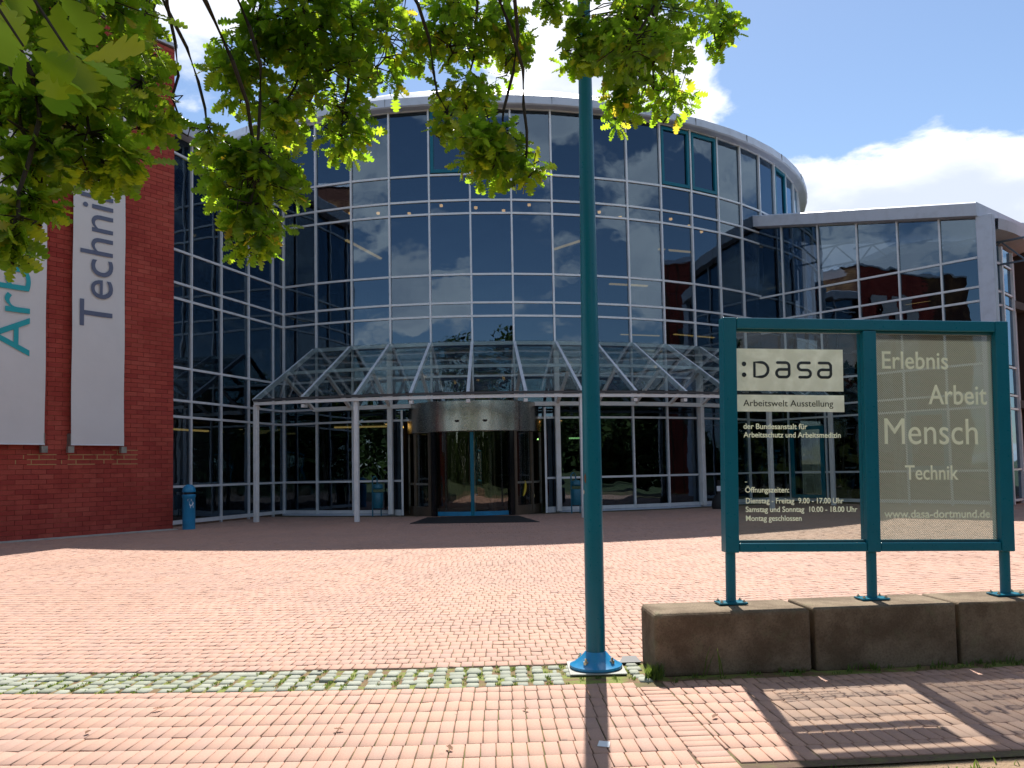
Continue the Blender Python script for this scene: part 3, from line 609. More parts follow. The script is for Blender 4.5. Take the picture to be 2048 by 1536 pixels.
for s in (-1, 1):
    for a0, a1 in ((39, 58), (60, 86)):
        lo, hi = sorted((s * a0, s * a1))
        for z0, z1 in ((.32, 1.06), (1.12, H0 - .04)):
            dring([(DR - .02, z0), (DR - .02, z1), (DR - .035, z1), (DR - .035, z0), (DR - .02, z0)], R_(lo), R_(hi), 10).build('curved_pane', 'door_glass', dr, smooth=True)
        dring([(DR - .06, 1.055), (DR + .015, 1.055), (DR + .015, 1.125), (DR - .06, 1.125), (DR - .06, 1.055)], R_(lo), R_(hi), 10).build('mid_rail', 'galvanised', dr)
        dring([(DR - .06, 0.0), (DR + .015, 0.0), (DR + .015, .32), (DR - .06, .32), (DR - .06, 0)], R_(lo), R_(hi), 10).build('kick_panel', 'bronze', dr)
    for a in (38, 59, 87):
        MB().box(da(DR - .01, R_(s * a), H0 / 2), (.05, .045, H0 / 2), (tan(R_(s * a)), rad(R_(s * a)), ZUP)).build('stile', 'bronze' if a < 80 else 'galvanised', dr)
    MB().box(da(DR - .05, R_(s * 35), H0 / 2), (.10, .05, H0 / 2), (tan(R_(s * 35)), rad(R_(s * 35)), ZUP)).build('door_jamb', 'black_gloss', dr)
    lo, hi = sorted((s * 0.9, s * 31.5))
    dring([(DR - .10, .16), (DR - .10, H0), (DR - .115, H0), (DR - .115, .16), (DR - .10, .16)], R_(lo), R_(hi), 14).build('sliding_leaf', 'door_glass', dr, smooth=True)
    dring([(DR - .13, .02), (DR - .08, .02), (DR - .08, .16), (DR - .13, .16), (DR - .13, .02)], R_(lo), R_(hi), 14).build('bottom_rail', 'ash_blue', dr)
    MB().box(da(DR - .105, R_(s * .75), H0 / 2), (.028, .03, H0 / 2 - .02), None).build('meeting_stile', 'teal', dr)
    MB().box(Vector((DX + s * 2.52, DY - .85, 1.85)), (.035, .05, 1.85)).build('side_post', 'aluminium', dr)
for a in (20, 140, 260):
    mb = MB(); mb.bar(Vector((DX, DY, 1.42)), da(DR - .2, R_(a), 1.42), .02, 2.6); mb.build('rotor_wing', 'door_glass', dr)
    mb = MB(); mb.bar(da(DR - .2, R_(a), .1), da(DR - .2, R_(a), 2.8), .06, .06, (1, 0, 0)); mb.bar(Vector((DX, DY, .12)), da(DR - .2, R_(a), .12), .05, .12); mb.build('rotor_frame', 'bronze', dr)
mb = MB(); pts = [da(DR + .004, R_(46 + 3.2 * math.sin(t * 2.2) * .9), .62 + .52 * t) for t in np.linspace(0, 1, 9)]
mb.tube(pts, [.012, .03, .038, .042, .042, .04, .036, .028, .014], 8); mb.build('banana_sticker', 'banana', dr)
for s_, kk in ((-1, -2.5), (1, 1.5)):
    e0, e1 = pol(RD, ang(kk)) + Vector((-s_ * .09, 0, 0)), Vector((DX + s_ * 2.555, DY - .85, 0)); xx = (e1 - e0).normalized(); nn = Vector((xx.y, -xx.x, 0)); nn = nn if nn.y < 0 else -nn
    for z0, z1 in ((.2, 1.18), (1.24, 3.3)): pane(dr, e0, e1, z0, z1, nn, 0.0).name = 'side_pane'
    transom(dr, [(e0, e1, nn)], 1.21); transom(dr, [(e0, e1, nn)], .1, .2)
mb = MB(); mb.prism([(-4.0 + .95, 24.35), (0.75, 24.0), (0.15, 27.35), (-2.85, 27.35)][::1], 0.004, 0.016)
tag(mb.build('entrance_mat', 'black_matte'), 'black rubber mat on the paving before the revolving door', 'mat')

# ---------------------------------------------------------------- brick tower with banners
BO = Vector((-9.902, 24.086, 0)); BD = Vector((-12.586 + 9.902, 20.43 - 24.086, 0)).normalized(); BN = Vector((BD.y, -BD.x, 0))
if BN.dot(CAM - BO) < 0: BN = -BN
BH = 14.35; BL = 12.0
tw = tag(empty('brick_tower', BO + BD * 3), 'dark red brick tower wall at the left carrying two banners', 'building')
q = [BO, BO + BD * BL, BO + BD * BL - BN * 9, BO - BN * 9]; q = [v - BN * .012 for v in q[:2]] + q[2:]; q[0] = q[0] + BD * .012; q[3] = q[3] + BD * .012
MB().prism([(v.x, v.y) for v in q][::-1], 0, BH).build('wall_core', 'mortar', tw)
MB().prism([(v.x, v.y) for v in [BO + BN * .06 - BD * .06, BO + BD * BL + BN * .06, BO + BD * BL - BN * 9, BO - BN * 9 - BD * .06]][::-1], BH + .003, BH + .12).build('coping', 'roof_metal', tw)
ch, bl = 0.1265, 0.372; bricks = []
nrow = int(BH / ch)
for j in range(nrow):
    off = (j % 2) * bl / 2
    for i in range(-1, int(7.4 / bl)):
        u0, u1 = max(0.0, i * bl + off), i * bl + off + bl
        if u1 - u0 < .08: continue
        bricks.append((u0 + .004, u1 - .004, j * ch + .005, (j + 1) * ch - .004))
def brick_verts(u0, u1, z0, z1, d):
    f = .004; P = lambda u, z, h: BO + BD * u + BN * h + ZUP * z
    return [P(u0 + f, z0 + f, d), P(u1 - f, z0 + f, d), P(u1 - f, z1 - f, d), P(u0 + f, z1 - f, d), P(u0, z0, d - f), P(u1, z0, d - f), P(u1, z1, d - f), P(u0, z1, d - f), P(u0, z0, -.02), P(u1, z0, -.02), P(u1, z1, -.02), P(u0, z1, -.02)]
bf = [(0, 1, 2, 3)] + [(l * 4 + i, l * 4 + 4 + i, l * 4 + 4 + (i + 1) % 4, l * 4 + (i + 1) % 4) for l in (0, 1) for i in range(4)]
if Vector(BD).cross(ZUP).dot(BN) < 0: bf = [f[::-1] for f in bf]
def bscore(b):
    p = BO + BD * ((b[0] + b[1]) / 2) + ZUP * ((b[2] + b[3]) / 2); x, y, d = proj(p); u = (b[0] + b[1]) / 2
    hid = (1.6 < u < 3.02 or u > 3.67) and b[2] > 2.4
    return d + (0 if (0 < x < 343 and 0 < y < 1536) else 100) + (50 if hid or y < 380 else 0)
bricks.sort(key=bscore); mbs = MB(); tpl = {}
for i, b in enumerate(bricks):
    d = random.gauss(0, .0015) + .002
    if i < 300:
        key = round(b[1] - b[0], 3)
        if key not in tpl:
            mt = MB().add(brick_verts(0, b[1] - b[0], 0, b[3] - b[2], .002), bf); mt.v = [tuple(Vector(v) - BO) for v in mt.v]; tpl[key] = mt.mesh('brick', 'brick')
        link(bpy.data.objects.new('brick', tpl[key]), tw, Matrix.Translation(BO + BD * b[0] + ZUP * b[2] + BN * (d - .002)))
    else: mbs.add(brick_verts(*b, d), bf)
tag(mbs.build('brickwork', 'brick', tw), kind='stuff')
mb = MB()                                                           # repointed joints round the banner brackets
for (u0, rows) in ((3.35, (15, 16, 17)), (2.35, (15, 16, 17)), (1.15, (15, 16, 17, 18)), (1.75, (16, 17))):
    for j in rows: mb.box(BO + BD * (u0 + .3) + BN * .0035 + ZUP * (j * ch), (.36, .004, .012), (BD, BN, ZUP))
    for j in rows[:-1]:
        for t in (0, 1): mb.box(BO + BD * (math.ceil(u0 / bl) * bl + t * bl + (j % 2) * bl / 2) + BN * .0036 + ZUP * ((j + .5) * ch), (.012, .004, ch / 2 - .013), (BD, BN, ZUP))
mb.build('repointed_joint', 'mortar_new', tw)
mb = MB(); q = [BO + BN * .42 + BD * .1, BO + BD * BL + BN * .42, BO + BD * BL + BN * .02, BO + BN * .02 + BD * .1]; mb.prism([(v.x, v.y) for v in q][::-1], .0, .018)
tag(mb.build('drip_strip', 'concrete_pale'), kind='structure')

FONT = bpy.data.fonts[0] if bpy.data.fonts else None
def text_mesh(txt, bold=0.0):
    cu = bpy.data.curves.new('t', 'FONT'); cu.body = txt; cu.size = 1; cu.offset = bold; cu.resolution_u = 5; cu.extrude = 0.01
    o = bpy.data.objects.new('t', cu); COL.objects.link(o); dg = bpy.context.evaluated_depsgraph_get(); me = bpy.data.meshes.new_from_object(o.evaluated_get(dg)); bpy.data.objects.remove(o); bpy.data.curves.remove(cu)
    return me
CAPH = None
def caph():
    global CAPH
    if CAPH is None: me = text_mesh('E'); CAPH = max(v.co.y for v in me.vertices)
    return CAPH
def lettering(name, txt, mat, parent, O, X, Y, n, x0, y0, width, cap, bold=0.0):
    """flat letters: X/Y in-plane axes, baseline start (x0,y0), fitted to width and cap height"""
    me = text_mesh(txt, bold); xs = [v.co.x for v in me.vertices]; lo, hi = min(xs), max(xs); sx = width / (hi - lo); sy = cap / caph()
    ZN = X.cross(Y)
    for v in me.vertices: v.co = O + X * (x0 + (v.co.x - lo) * sx) + Y * (y0 + v.co.y * sy) + n + ZN * (v.co.z * 0.1)
    me.polygons.foreach_set('use_smooth', [False] * len(me.polygons))
    me.materials.clear(); me.materials.append(MATS[mat]); me.name = name
    return link(bpy.data.objects.new(name, me), parent)
def banner(label, u0, u1, z0, z1, txt, mat, ub, base, width, cap):
    o = tag(empty('banner', BO + BD * ((u0 + u1) / 2) + BN * .2 + ZUP * z0), label, 'banner')
    nz_, nu = 40, 8; mb = MB()
    f = lambda i, j: BO + BD * (u0 + (u1 - u0) * i / nu) + BN * (.20 + .012 * math.sin(j * .55 + u0) + .006 * math.sin(i * 1.3)) + ZUP * (z0 + (z1 - z0) * j / nz_)
    for s in (0, -.004):
        for j in range(nz_ + 1):
            for i in range(nu + 1): mb.v.append(tuple(f(i, j) + BN * s))
    W = nu + 1; H = nz_ + 1
    for j in range(nz_):
        for i in range(nu): a = j * W + i; mb.f += [(a, a + 1, a + W + 1, a + W), (a + W * H + W, a + W * H + W + 1, a + W * H + 1, a + W * H)]
    cl = mb.build('cloth', 'banner', o, smooth=True)
    lettering('lettering', txt, mat, cl, BO + BN * .226, ZUP, BD, Vector((0, 0, 0)), base, ub, width, cap, 0.0).data
    mb = MB(); mb.bar(BO + BD * u0 + BN * .2 + ZUP * (z0 - .01), BO + BD * u1 + BN * .2 + ZUP * (z0 - .01), .035, .035); mb.build('bottom_rod', 'aluminium', o)
    for u in (u0, u1):
        mb = MB(); mb.box(BO + BD * u + BN * .1 + ZUP * (z0 + .12), (.012, .1, .16), (BD, BN, ZUP)); mb.box(BO + BD * u + BN * .16 + ZUP * (z0 - .14), (.075, .06, .085), (BD, BN, ZUP)); mb.build('bracket', 'galvanised', o)
    return o
# letters run upwards; their tops point away from the rotunda (towards +u)
banner('pale grey hanging banner reading Technik in slate letters', 1.60, 3.02, 2.42, 12.6, 'Technik', 'banner_slate', 1.96, 5.58, 4.05, 0.88)
banner('pale grey hanging banner reading Arbeit in turquoise, cut by the left edge', 3.68, 5.10, 2.42, 12.6, 'Arbeit', 'banner_teal', 4.08, 4.62, 3.8, 0.88)

# mirrored brick block out of frame on the right (shows in the rotunda glass)
m = Mat('brick_far'); bt = m.n('ShaderNodeTexBrick', {'Vector': m.n('ShaderNodeMapping', {0: m.n('ShaderNodeTexCoord').outputs['Object'], 'Rotation': (R_(90), 0, R_(90))}).outputs[0], 'Color1': C(0.26, 0.045, 0.03), 'Color2': C(0.30, 0.055, 0.035), 'Mortar': C(0.12, 0.05, 0.03), 'Scale': 3.0})
m.surf(m.bsdf(Base_Color=bt.outputs[0], Roughness=0.9))
bt_ = tag(empty('brick_block', (22, 22, 0)), 'red brick block right of the frame, seen only mirrored in the rotunda glass', 'building')
MB().prism([(19.1, 22.3), (27, 22.3), (27, 27.0), (19.7, 27.0)], 0, 12.6).build('wall', 'brick_far', bt_)
MB().prism([(18.9, 22.1), (27.2, 22.1), (27.2, 27.2), (19.5, 27.2)], 12.603, 12.85).build('coping', 'roof_metal', bt_)
for y, z in ((23.6, 8.2), (25.6, 8.2), (23.6, 4.6), (25.6, 4.6)): MB().box((19.2 + (y - 22.3) * .128, y, z), (.12, .75, .9)).build('window', 'black_gloss', bt_)

# ---------------------------------------------------------------- flagpole
PB = Vector((0.618, 6.53, 0)); lean = 0.006
pole = tag(empty('flagpole', PB), 'tall teal painted flagpole on a blue bolted base plate', 'pole')
pt = lambda z: PB + Vector((lean * z, 0, z))
MB().tube([pt(.05), pt(1.5), pt(3.2), pt(5.0), pt(8.0), pt(9.5)], [.0765, .0745, .066, .052, .045, .04], 32).build('shaft', 'teal', pole, smooth=True)
flange = MB().lathe(PB, [(0, .012), (.198, .012), (.205, .02), (.203, .034), (.17, .05), (.115, .092), (.088, .125), (.078, .135), (.0, .135)], 40).build('base_flange', 'bright_blue', pole, smooth=True)
for i in range(4):
    a = R_(45 + 90 * i + 8); c = PB + Vector((math.cos(a) * .145, math.sin(a) * .145, .07)); mb = MB(); mb.lathe(c, [(0, -.02), (.021, -.02), (.021, .008), (.011, .008), (.011, .03), (0, .03)], 6); mb.build('bolt', 'steel', flange)
MB().box(PB + Vector((0, 0, .004)), (.215, .215, .0045)).build('footing', 'concrete_pale', pole)
def chip(nm, mat, z, a, w_, h_):
    mb = MB(); r = (.0765 if z < 1.5 else .07) + .0006; n = 9; ring_ = []
    for i in range(n): t = 6.283 * i / n; q = .75 + .5 * random.random(); aa = a + math.cos(t) * w_ * q / r; ring_.append(pt(z + math.sin(t) * h_ * q) + Vector((math.sin(aa) * r, -math.cos(aa) * r, 0)))
    mb.add(ring_, [tuple(range(n))]); mb.build(nm, mat, pole)
chip('paint_chip', 'chipped', 1.62, -.95, .008, .016); chip('paint_chip', 'rust', 1.48, -.95, .01, .035); chip('paint_chip', 'chipped', 1.37, -1.25, .01, .02)

# ---------------------------------------------------------------- stone plinth
pl = tag(empty('stone_plinth', pol(39.2, R_(5.5))), 'long low brown stone plinth of butted blocks carrying the sign', 'wall')
a_edges = [R_(3.47), R_(5.27), R_(6.98), R_(8.9), R_(10.8)]
for i in range(4):
    a0, a1 = a_edges[i] + .0004, a_edges[i + 1] - .0004; mb = MB(); z1 = .458
    q = [pol(39.43, a0), pol(39.43, a1), pol(38.93, a1), pol(38.93, a0)]
    o = mb.prism([(v.x, v.y) for v in q], -.02, z1 + random.gauss(0, .002)).build('block', 'stone', pl)
    b = o.modifiers.new('bevel', 'BEVEL'); b.width = .035 if i == 0 else .02; b.segments = 3
MB().prism([(v.x, v.y) for v in [pol(39.02, R_(3.2)), pol(39.02, R_(3.46)), pol(38.8, R_(3.46)), pol(38.8, R_(3.3))]], .004, .012).build('drain_cover', 'gutter')
tag(bpy.data.objects['drain_cover'], 'small dark drain cover beside the left end of the stone plinth', 'drain')

# ---------------------------------------------------------------- sign
SO = Vector((1.719, 6.626, .458)); SX0 = Vector((3.974 - 1.719, 6.784 - 6.626, 0)).normalized(); SN = Vector((SX0.y, -SX0.x, 0))
th = -0.021; SX = SX0 * math.cos(th) + ZUP * math.sin(th); SZ = -SX0 * math.sin(th) + ZUP * math.cos(th)
sg = tag(empty('information_sign', SO), 'teal framed glass information sign with two panels on the stone plinth', 'sign')
P = lambda u, w_, d=0.: SO + SX * u + SZ * w_ + SN * d
def sbox(nm, mat, u0, u1, w0, w1, d0, d1, bevel=0.0, parent=None): return MB().box(P((u0 + u1) / 2, (w0 + w1) / 2, (d0 + d1) / 2), ((u1 - u0) / 2, (d1 - d0) / 2, (w1 - w0) / 2), (SX, -SN, SZ)).build(nm, mat, parent or sg, bevel=bevel)
for u0, u1 in ((-.062, .048), (1.097, 1.207), (2.22, 2.33)): sbox('post', 'teal', u0, u1, .41, 2.196 if u0 > 0 and u0 < 2 else 2.29, -.06, .06, .008)
sbox('top_rail', 'teal', .05, 2.218, 2.20, 2.288, -.058, .058, .008)
sbox('bottom_rail', 'teal', .05, 1.095, .415, .485, -.055, .055, .008); sbox('bottom_rail', 'teal', 1.209, 2.218, .415, .485, -.055, .055, .008)
for u0, u1 in ((.05, 1.095), (1.209, 2.218)):
    for w0, w1 in ((.487, .505), (2.18, 2.198)): sbox('glazing_bead', 'teal_dark', u0, u1, w0, w1, -.02, .02)
for uc in (-.007, 1.152, 2.275):
    MB().tube([P(uc, .012), P(uc, .42)], .040, 20).build('leg', 'teal', sg, smooth=True)
    fp = MB().box(SO + SX0 * uc + ZUP * (.014 + .0 * uc) + Vector((0, 0, -uc * .03 * 0)), (.115, .075, .007), (SX0, -SN, ZUP)).build('foot_plate', 'teal', sg, bevel=.002)
    for s in (-1, 1):
        for t in (-1, 1):
            mb = MB(); c = SO + SX0 * (uc + s * .09) + SN * (t * .05) + ZUP * .02; mb.lathe(c, [(0, -.004), (.013, -.004), (.013, .012), (.006, .012), (.006, .022), (0, .022)], 6); mb.build('bolt', 'steel', fp)
def gpane(u0, u1, mat):
    mb = MB().box((0, 0, 0), ((u1 - u0) / 2, .004, (2.19 - .49) / 2)); mw = Matrix.Translation(P((u0 + u1) / 2, 1.34)) @ Matrix((SX, -SN, SZ)).transposed().to_4x4(); return mb.build('glass_panel', mat, sg, mw)
gl1 = gpane(.049, 1.096, 'sign_glass'); gl2 = gpane(1.208, 2.219, 'sign_glass_striped')
lab = sbox('logo_plate', 'label_film', .05, .947, 1.703, 2.045, .0055, .0085); lab2 = sbox('title_plate', 'label_film', .05, .951, 1.535, 1.671, .0055, .0085)
# logo strokes
def stroke(nm, paths, wd, mat, d):
    mb = MB()
    for pts, closed in paths:
        n = len(pts); V = [Vector((x, y)) for x, y in pts]; L_, R2 = [], []
        for i in range(n):
            a, b = V[(i - 1) % n] if (closed or i) else V[i], V[(i + 1) % n] if (closed or i < n - 1) else V[i]
            t = (b - a).normalized(); nn = Vector((-t.y, t.x)); L_.append(V[i] + nn * wd / 2); R2.append(V[i] - nn * wd / 2)
        vs = [P(q.x, q.y, d) for q in L_] + [P(q.x, q.y, d) for q in R2]; m_ = n if closed else n - 1
        mb.add(vs, [(i, (i + 1) % n, n + (i + 1) % n, n + i) for i in range(m_)])
        if not closed:
            for q in (V[0], V[-1]): mb.add([P(q.x + wd / 2 * math.cos(6.283 * k / 12), q.y + wd / 2 * math.sin(6.283 * k / 12), d + .0003) for k in range(12)], [tuple(range(12))])
    o = mb.build(nm, mat, lab); s = o.modifiers.new('depth', 'SOLIDIFY'); s.thickness = .0015; s.offset = 0
    return o
def arc(cx, cy, r, a0, a1, n=8): return [(cx + r * math.cos(R_(a0 + (a1 - a0) * i / n)), cy + r * math.sin(R_(a0 + (a1 - a0) * i / n))) for i in range(n + 1)]
b0, hgt, sw = 1.805, .14, .0225; y0, y1 = b0 + sw / 2, b0 + hgt - sw / 2; ym = (y0 + y1) / 2
D = [(.208, y0), (.208, y1)] + arc(.262, ym, (y1 - y0) / 2, 90, -90, 14)
def Aa(x0, x1):
    rr = .028; return [([(x0 + .012, y1), (x1 - rr, y1)] + arc(x1 - rr, y1 - rr, rr, 90, 0, 5) + arc(x1 - rr, y0 + rr, rr, 0, -90, 5) + arc(x0 + .034, y0 + .031, .031, 270, 90, 8) + [(x1, ym + .003)], False)]
def Ss(x0, x1):
    r1, r2 = (y1 - ym) / 2, (ym - y0) / 2; return [([(x1 - .008, y1), (x0 + r1, y1)] + arc(x0 + r1, y1 - r1, r1, 90, 270, 8) + arc(x1 - r2, ym - r2, r2, 90, -90, 8) + [(x0 + .012, y0)], False)]
stroke('logo_letter', [(D, True)], sw, 'black_gloss', .0105); stroke('logo_letter', Aa(.387, .496), sw, 'black_gloss', .0105); stroke('logo_letter', Ss(.570, .674), sw, 'black_gloss', .0105); stroke('logo_letter', Aa(.735, .843), sw, 'black_gloss', .0105)
for w_ in (1.832, 1.920): MB().add([P(.122 + .019 * math.cos(6.283 * k / 20), w_ + .019 * math.sin(6.283 * k / 20), .0105) for k in range(20)], [tuple(range(20))]).build('logo_dot', 'black_gloss', lab)
def stext(txt, mat, x0, y0, width, cap, d=.0068, bold=0.0, par=None): return lettering('lettering', txt, mat, par or sg, SO, SX, SZ, SN * d, x0, y0, width, cap, bold)
stext('Arbeitswelt Ausstellung', 'black_matte', .112, 1.578, .746, .051, .0100, par=lab2)
for txt, x0, y0, wd in (('der Bundesanstalt für', .112, 1.395, .527), ('Arbeitsschutz und Arbeitsmedizin', .112, 1.327, .804), ('Öffnungszeiten:', .119, .885, .362), ('Dienstag - Freitag  9.00 - 17.00 Uhr', .123, .798, .806), ('Samstag und Sonntag  10.00 - 18.00 Uhr', .121, .729, .922), ('Montag geschlossen', .122, .658, .457)): stext(txt, 'letter_film', x0, y0, wd, .042, bold=0.012, par=gl1)
sbox('dash_mark', 'letter_film', .118, .136, .966, .971, .0055, .007)
for txt, x0, y0, wd, cp, bo in (('Erlebnis', 1.278, 1.896, .561, .139, .008), ('Arbeit', 1.665, 1.607, .498, .155, .008), ('Mensch', 1.285, 1.278, .79, .209, 0.0), ('Technik', 1.45, .99, .45, .114, .008), ('www.dasa-dortmund.de', 1.267, .681, .893, .062, .01)): stext(txt, 'letter_film', x0, y0, wd, cp, bold=bo, par=gl2)

# ---------------------------------------------------------------- bins, ash post, pot, litter
def bin_(label, pos, rz):
    o = tag(empty('litter_bin', pos), label, 'bin', 'hoop litter bins by the facade'); mw = Matrix.Translation(Vector(pos)) @ Matrix.Rotation(rz, 4, 'Z')
    pts = [(-.17, 0, 0), (-.17, 0, 1.25)] + [(-.17 + .08 - .08 * math.cos(t), 0, 1.25 + .13 * math.sin(t)) for t in np.linspace(.3, math.pi, 8)] + [(-.01, 0, 1.0)]
    MB().tube(pts, .024, 10).build('hoop', 'bin_teal', o, mw, smooth=True)
    MB().tube([(.12, 0, 0), (.12, 0, .35)], .022, 10).build('leg', 'bin_teal', o, mw, smooth=True)
    MB().lathe((.02, 0, 0), [(0, .28), (.17, .28), (.185, .30), (.185, .80), (.17, .82), (.16, .82), (.16, .32), (0, .32)], 22).build('bucket', 'bin_teal', o, mw, smooth=True)
    MB().lathe((.02, 0, 0), [(0, .93), (.15, .93), (.19, .98), (.17, 1.1), (0, 1.14)], 22).build('lid', 'bin_teal', o, mw, smooth=True)
bin_('teal litter bin with hoop post left of the revolving door', (-4.72, 28.75, 0), .1)
bin_('teal litter bin with hoop post right of the revolving door', (2.15, 28.3, 0), .1)
o = tag(empty('ash_post', (-9.35, 23.85, 0)), 'round-topped blue ash post with torn sticker beside the brick tower', 'ash bin')
body = MB().lathe((-9.35, 23.85, 0), [(0, 0), (.175, 0), (.175, .9), (.19, .92), (.19, .98), (.17, 1.0), (0, 1.0)], 26).build('body', 'ash_blue', o, smooth=True)
MB().lathe((-9.35, 23.85, 0), [(0, 1.0), (.13, 1.0), (.13, 1.07), (0, 1.07)], 20).build('ash_slot', 'black_matte', o)
MB().lathe((-9.35, 23.85, 0), [(0, 1.065), (.18, 1.065), (.185, 1.10), (.17, 1.18), (.12, 1.25), (.05, 1.28), (0, 1.285)], 26).build('dome', 'ash_blue', o, smooth=True)
mb = MB()
for (z, a, w_, h_) in ((.84, .45, .10, .035), (.74, .75, .11, .07), (.65, .85, .09, .05)):
    rg = [( -9.35 + .1775 * math.sin(a + w_ / .18 * (.5 - random.random()) * .9 + math.cos(t) * w_ / .3), 23.85, z + math.sin(t) * h_, t) for t in np.linspace(0, 5.6, 8)]
    vs = []
    for i in range(8): t = 6.283 * i / 8; aa = a + math.cos(t) * w_ / .18 * random.uniform(.5, .8); vs.append((-9.35 + .1765 * math.sin(aa), 23.85 - .1765 * math.cos(aa), z + math.sin(t) * h_ * random.uniform(.7, 1.2)))
    mb.add(vs, [tuple(range(8))])
mb.build('sticker', 'paper', body)
o = tag(empty('ash_pot', (7.3, 29.4, 0)), 'black bulbous ash pot with narrow neck and white notice beside the canopy column', 'ash pot')
MB().lathe((7.3, 29.4, 0), [(0, 0), (.24, 0), (.27, .1), (.25, .3), (.16, .45), (.06, .55), (.05, .95), (.07, 1.0), (0, 1.02)], 24).build('body', 'black_matte', o, smooth=True)
MB().box((7.3, 29.33, .72), (.09, .004, .09)).build('notice', 'paper', o)
mb = MB(); q = at(1207, 1489, 4.72); mb.add([(q.x - .035, 4.72, .006), (q.x + .03, 4.70, .004), (q.x + .04, 4.745, .02), (q.x - .02, 4.76, .022), (q.x - .03, 4.74, .004)], [(0, 1, 2, 3), (0, 3, 4)])
o = mb.build('litter_scrap', 'paper'); s = o.modifiers.new('depth', 'SOLIDIFY'); s.thickness = .003; tag(o, 'crumpled white wrapper lying in the flagpole shadow', 'litter')

# ---------------------------------------------------------------- oak tree over the camera
def leaf_mesh(name, seed):
    rs = random.Random(seed); st = [(0.0, .012), (.10, .03)]
    tips = [(.2, .13), (.36, .21), (.54, .27), (.72, .25), (.88, .15)]; sin_ = [.28, .45, .63, .80]
    for i, (t, w_) in enumerate(tips):
        w_ *= rs.uniform(.85, 1.15); st += [(t - .035, w_ * .8), (t + .015, w_), (t + .055, w_ * .84)]
        if i < 4: st.append((sin_[i] + .02, w_ * .42))
    st += [(.96, .10), (1.0, .0)]
    V = []; F = []; n = len(st)
    for t, w_ in st:
        w_ *= 1.18; z = -.12 * t * t + rs.gauss(0, .006)
        V += [(0, t, z), (-w_, t + w_ * .12, z + abs(w_) * .12 + rs.gauss(0, .012)), (w_, t + w_ * .12, z + abs(w_) * .12 + rs.gauss(0, .012))]
    for i in range(n - 1): a, b = i * 3, i * 3 + 3; F += [(a, b, b + 1, a + 1), (a, a + 2, b + 2, b)]
    return np.array(V), np.array(F)
def leaf_fine():                                                    # closest leaves: full rounded lobes
    V, F = [], []; n = 56
    for i in range(n + 1):
        t = i / n; env = .36 * max(math.sin(math.pi * t ** 1.35), 0) ** .75; lob = .42 + .58 * abs(math.sin(math.pi * (5 * t ** 1.1 + .02))) ** .55; w_ = max(env * lob, .008 if t < .98 else 0); z = -.13 * t * t
        V += [(0, t, z), (-w_, t + w_ * .3, z + w_ * .13), (w_, t + w_ * .3 + .012, z + w_ * .13)]
    for i in range(n): a, b = i * 3, i * 3 + 3; F += [(a, b, b + 1, a + 1), (a, a + 2, b + 2, b)]
    return np.array(V), np.array(F)
LM = [leaf_mesh('leaf', s) for s in (1, 2, 3)] + [leaf_fine()]
oak = tag(empty('oak_tree', (-3.3, -1.4, 0)), 'oak tree overhead whose leafy branches hang into the top of the view', 'tree')
TB = Vector((-3.3, -1.4, 0))
MB().tube([TB, TB + Vector((.02, 0, .5)), TB + Vector((.05, .05, 2)), TB + Vector((.1, .1, 3.6)), TB + Vector((.2, .3, 5.2)), TB + Vector((.3, .2, 8))], [.34, .27, .24, .21, .15, .05], 14).build('trunk', 'bark', oak, smooth=True)
leaves = []                                                         # (matrix rows, variant, size)
def add_leaf(p, d, up, L):
    d = d.normalized(); x = d.cross(up)
    if x.length < 1e-3: x = d.orthogonal()
    x.normalize(); z = x.cross(d); leaves.append((Matrix((x * L, d * L, z * L)).transposed(), p, 3 if (p - CAM).length < 2.3 else random.randrange(3), L))
def rosette(p, axis, nl, L):
    axis = axis.normalized(); A = axis.orthogonal().normalized(); B = axis.cross(A); ph = random.random() * 6.28
    for i in range(nl):
        t = ph + i * 2.4; el = random.uniform(.45, 1.5); d = (A * math.cos(t) + B * math.sin(t)) * math.sin(el) + axis * math.cos(el) + Vector((0, 0, random.uniform(-.35, .1)))
        add_leaf(p + axis * random.uniform(-.07, .02) + d.normalized() * .012, d, Vector((random.gauss(0, .5), random.gauss(.15, .5), .75)), L * random.uniform(.7, 1.25))
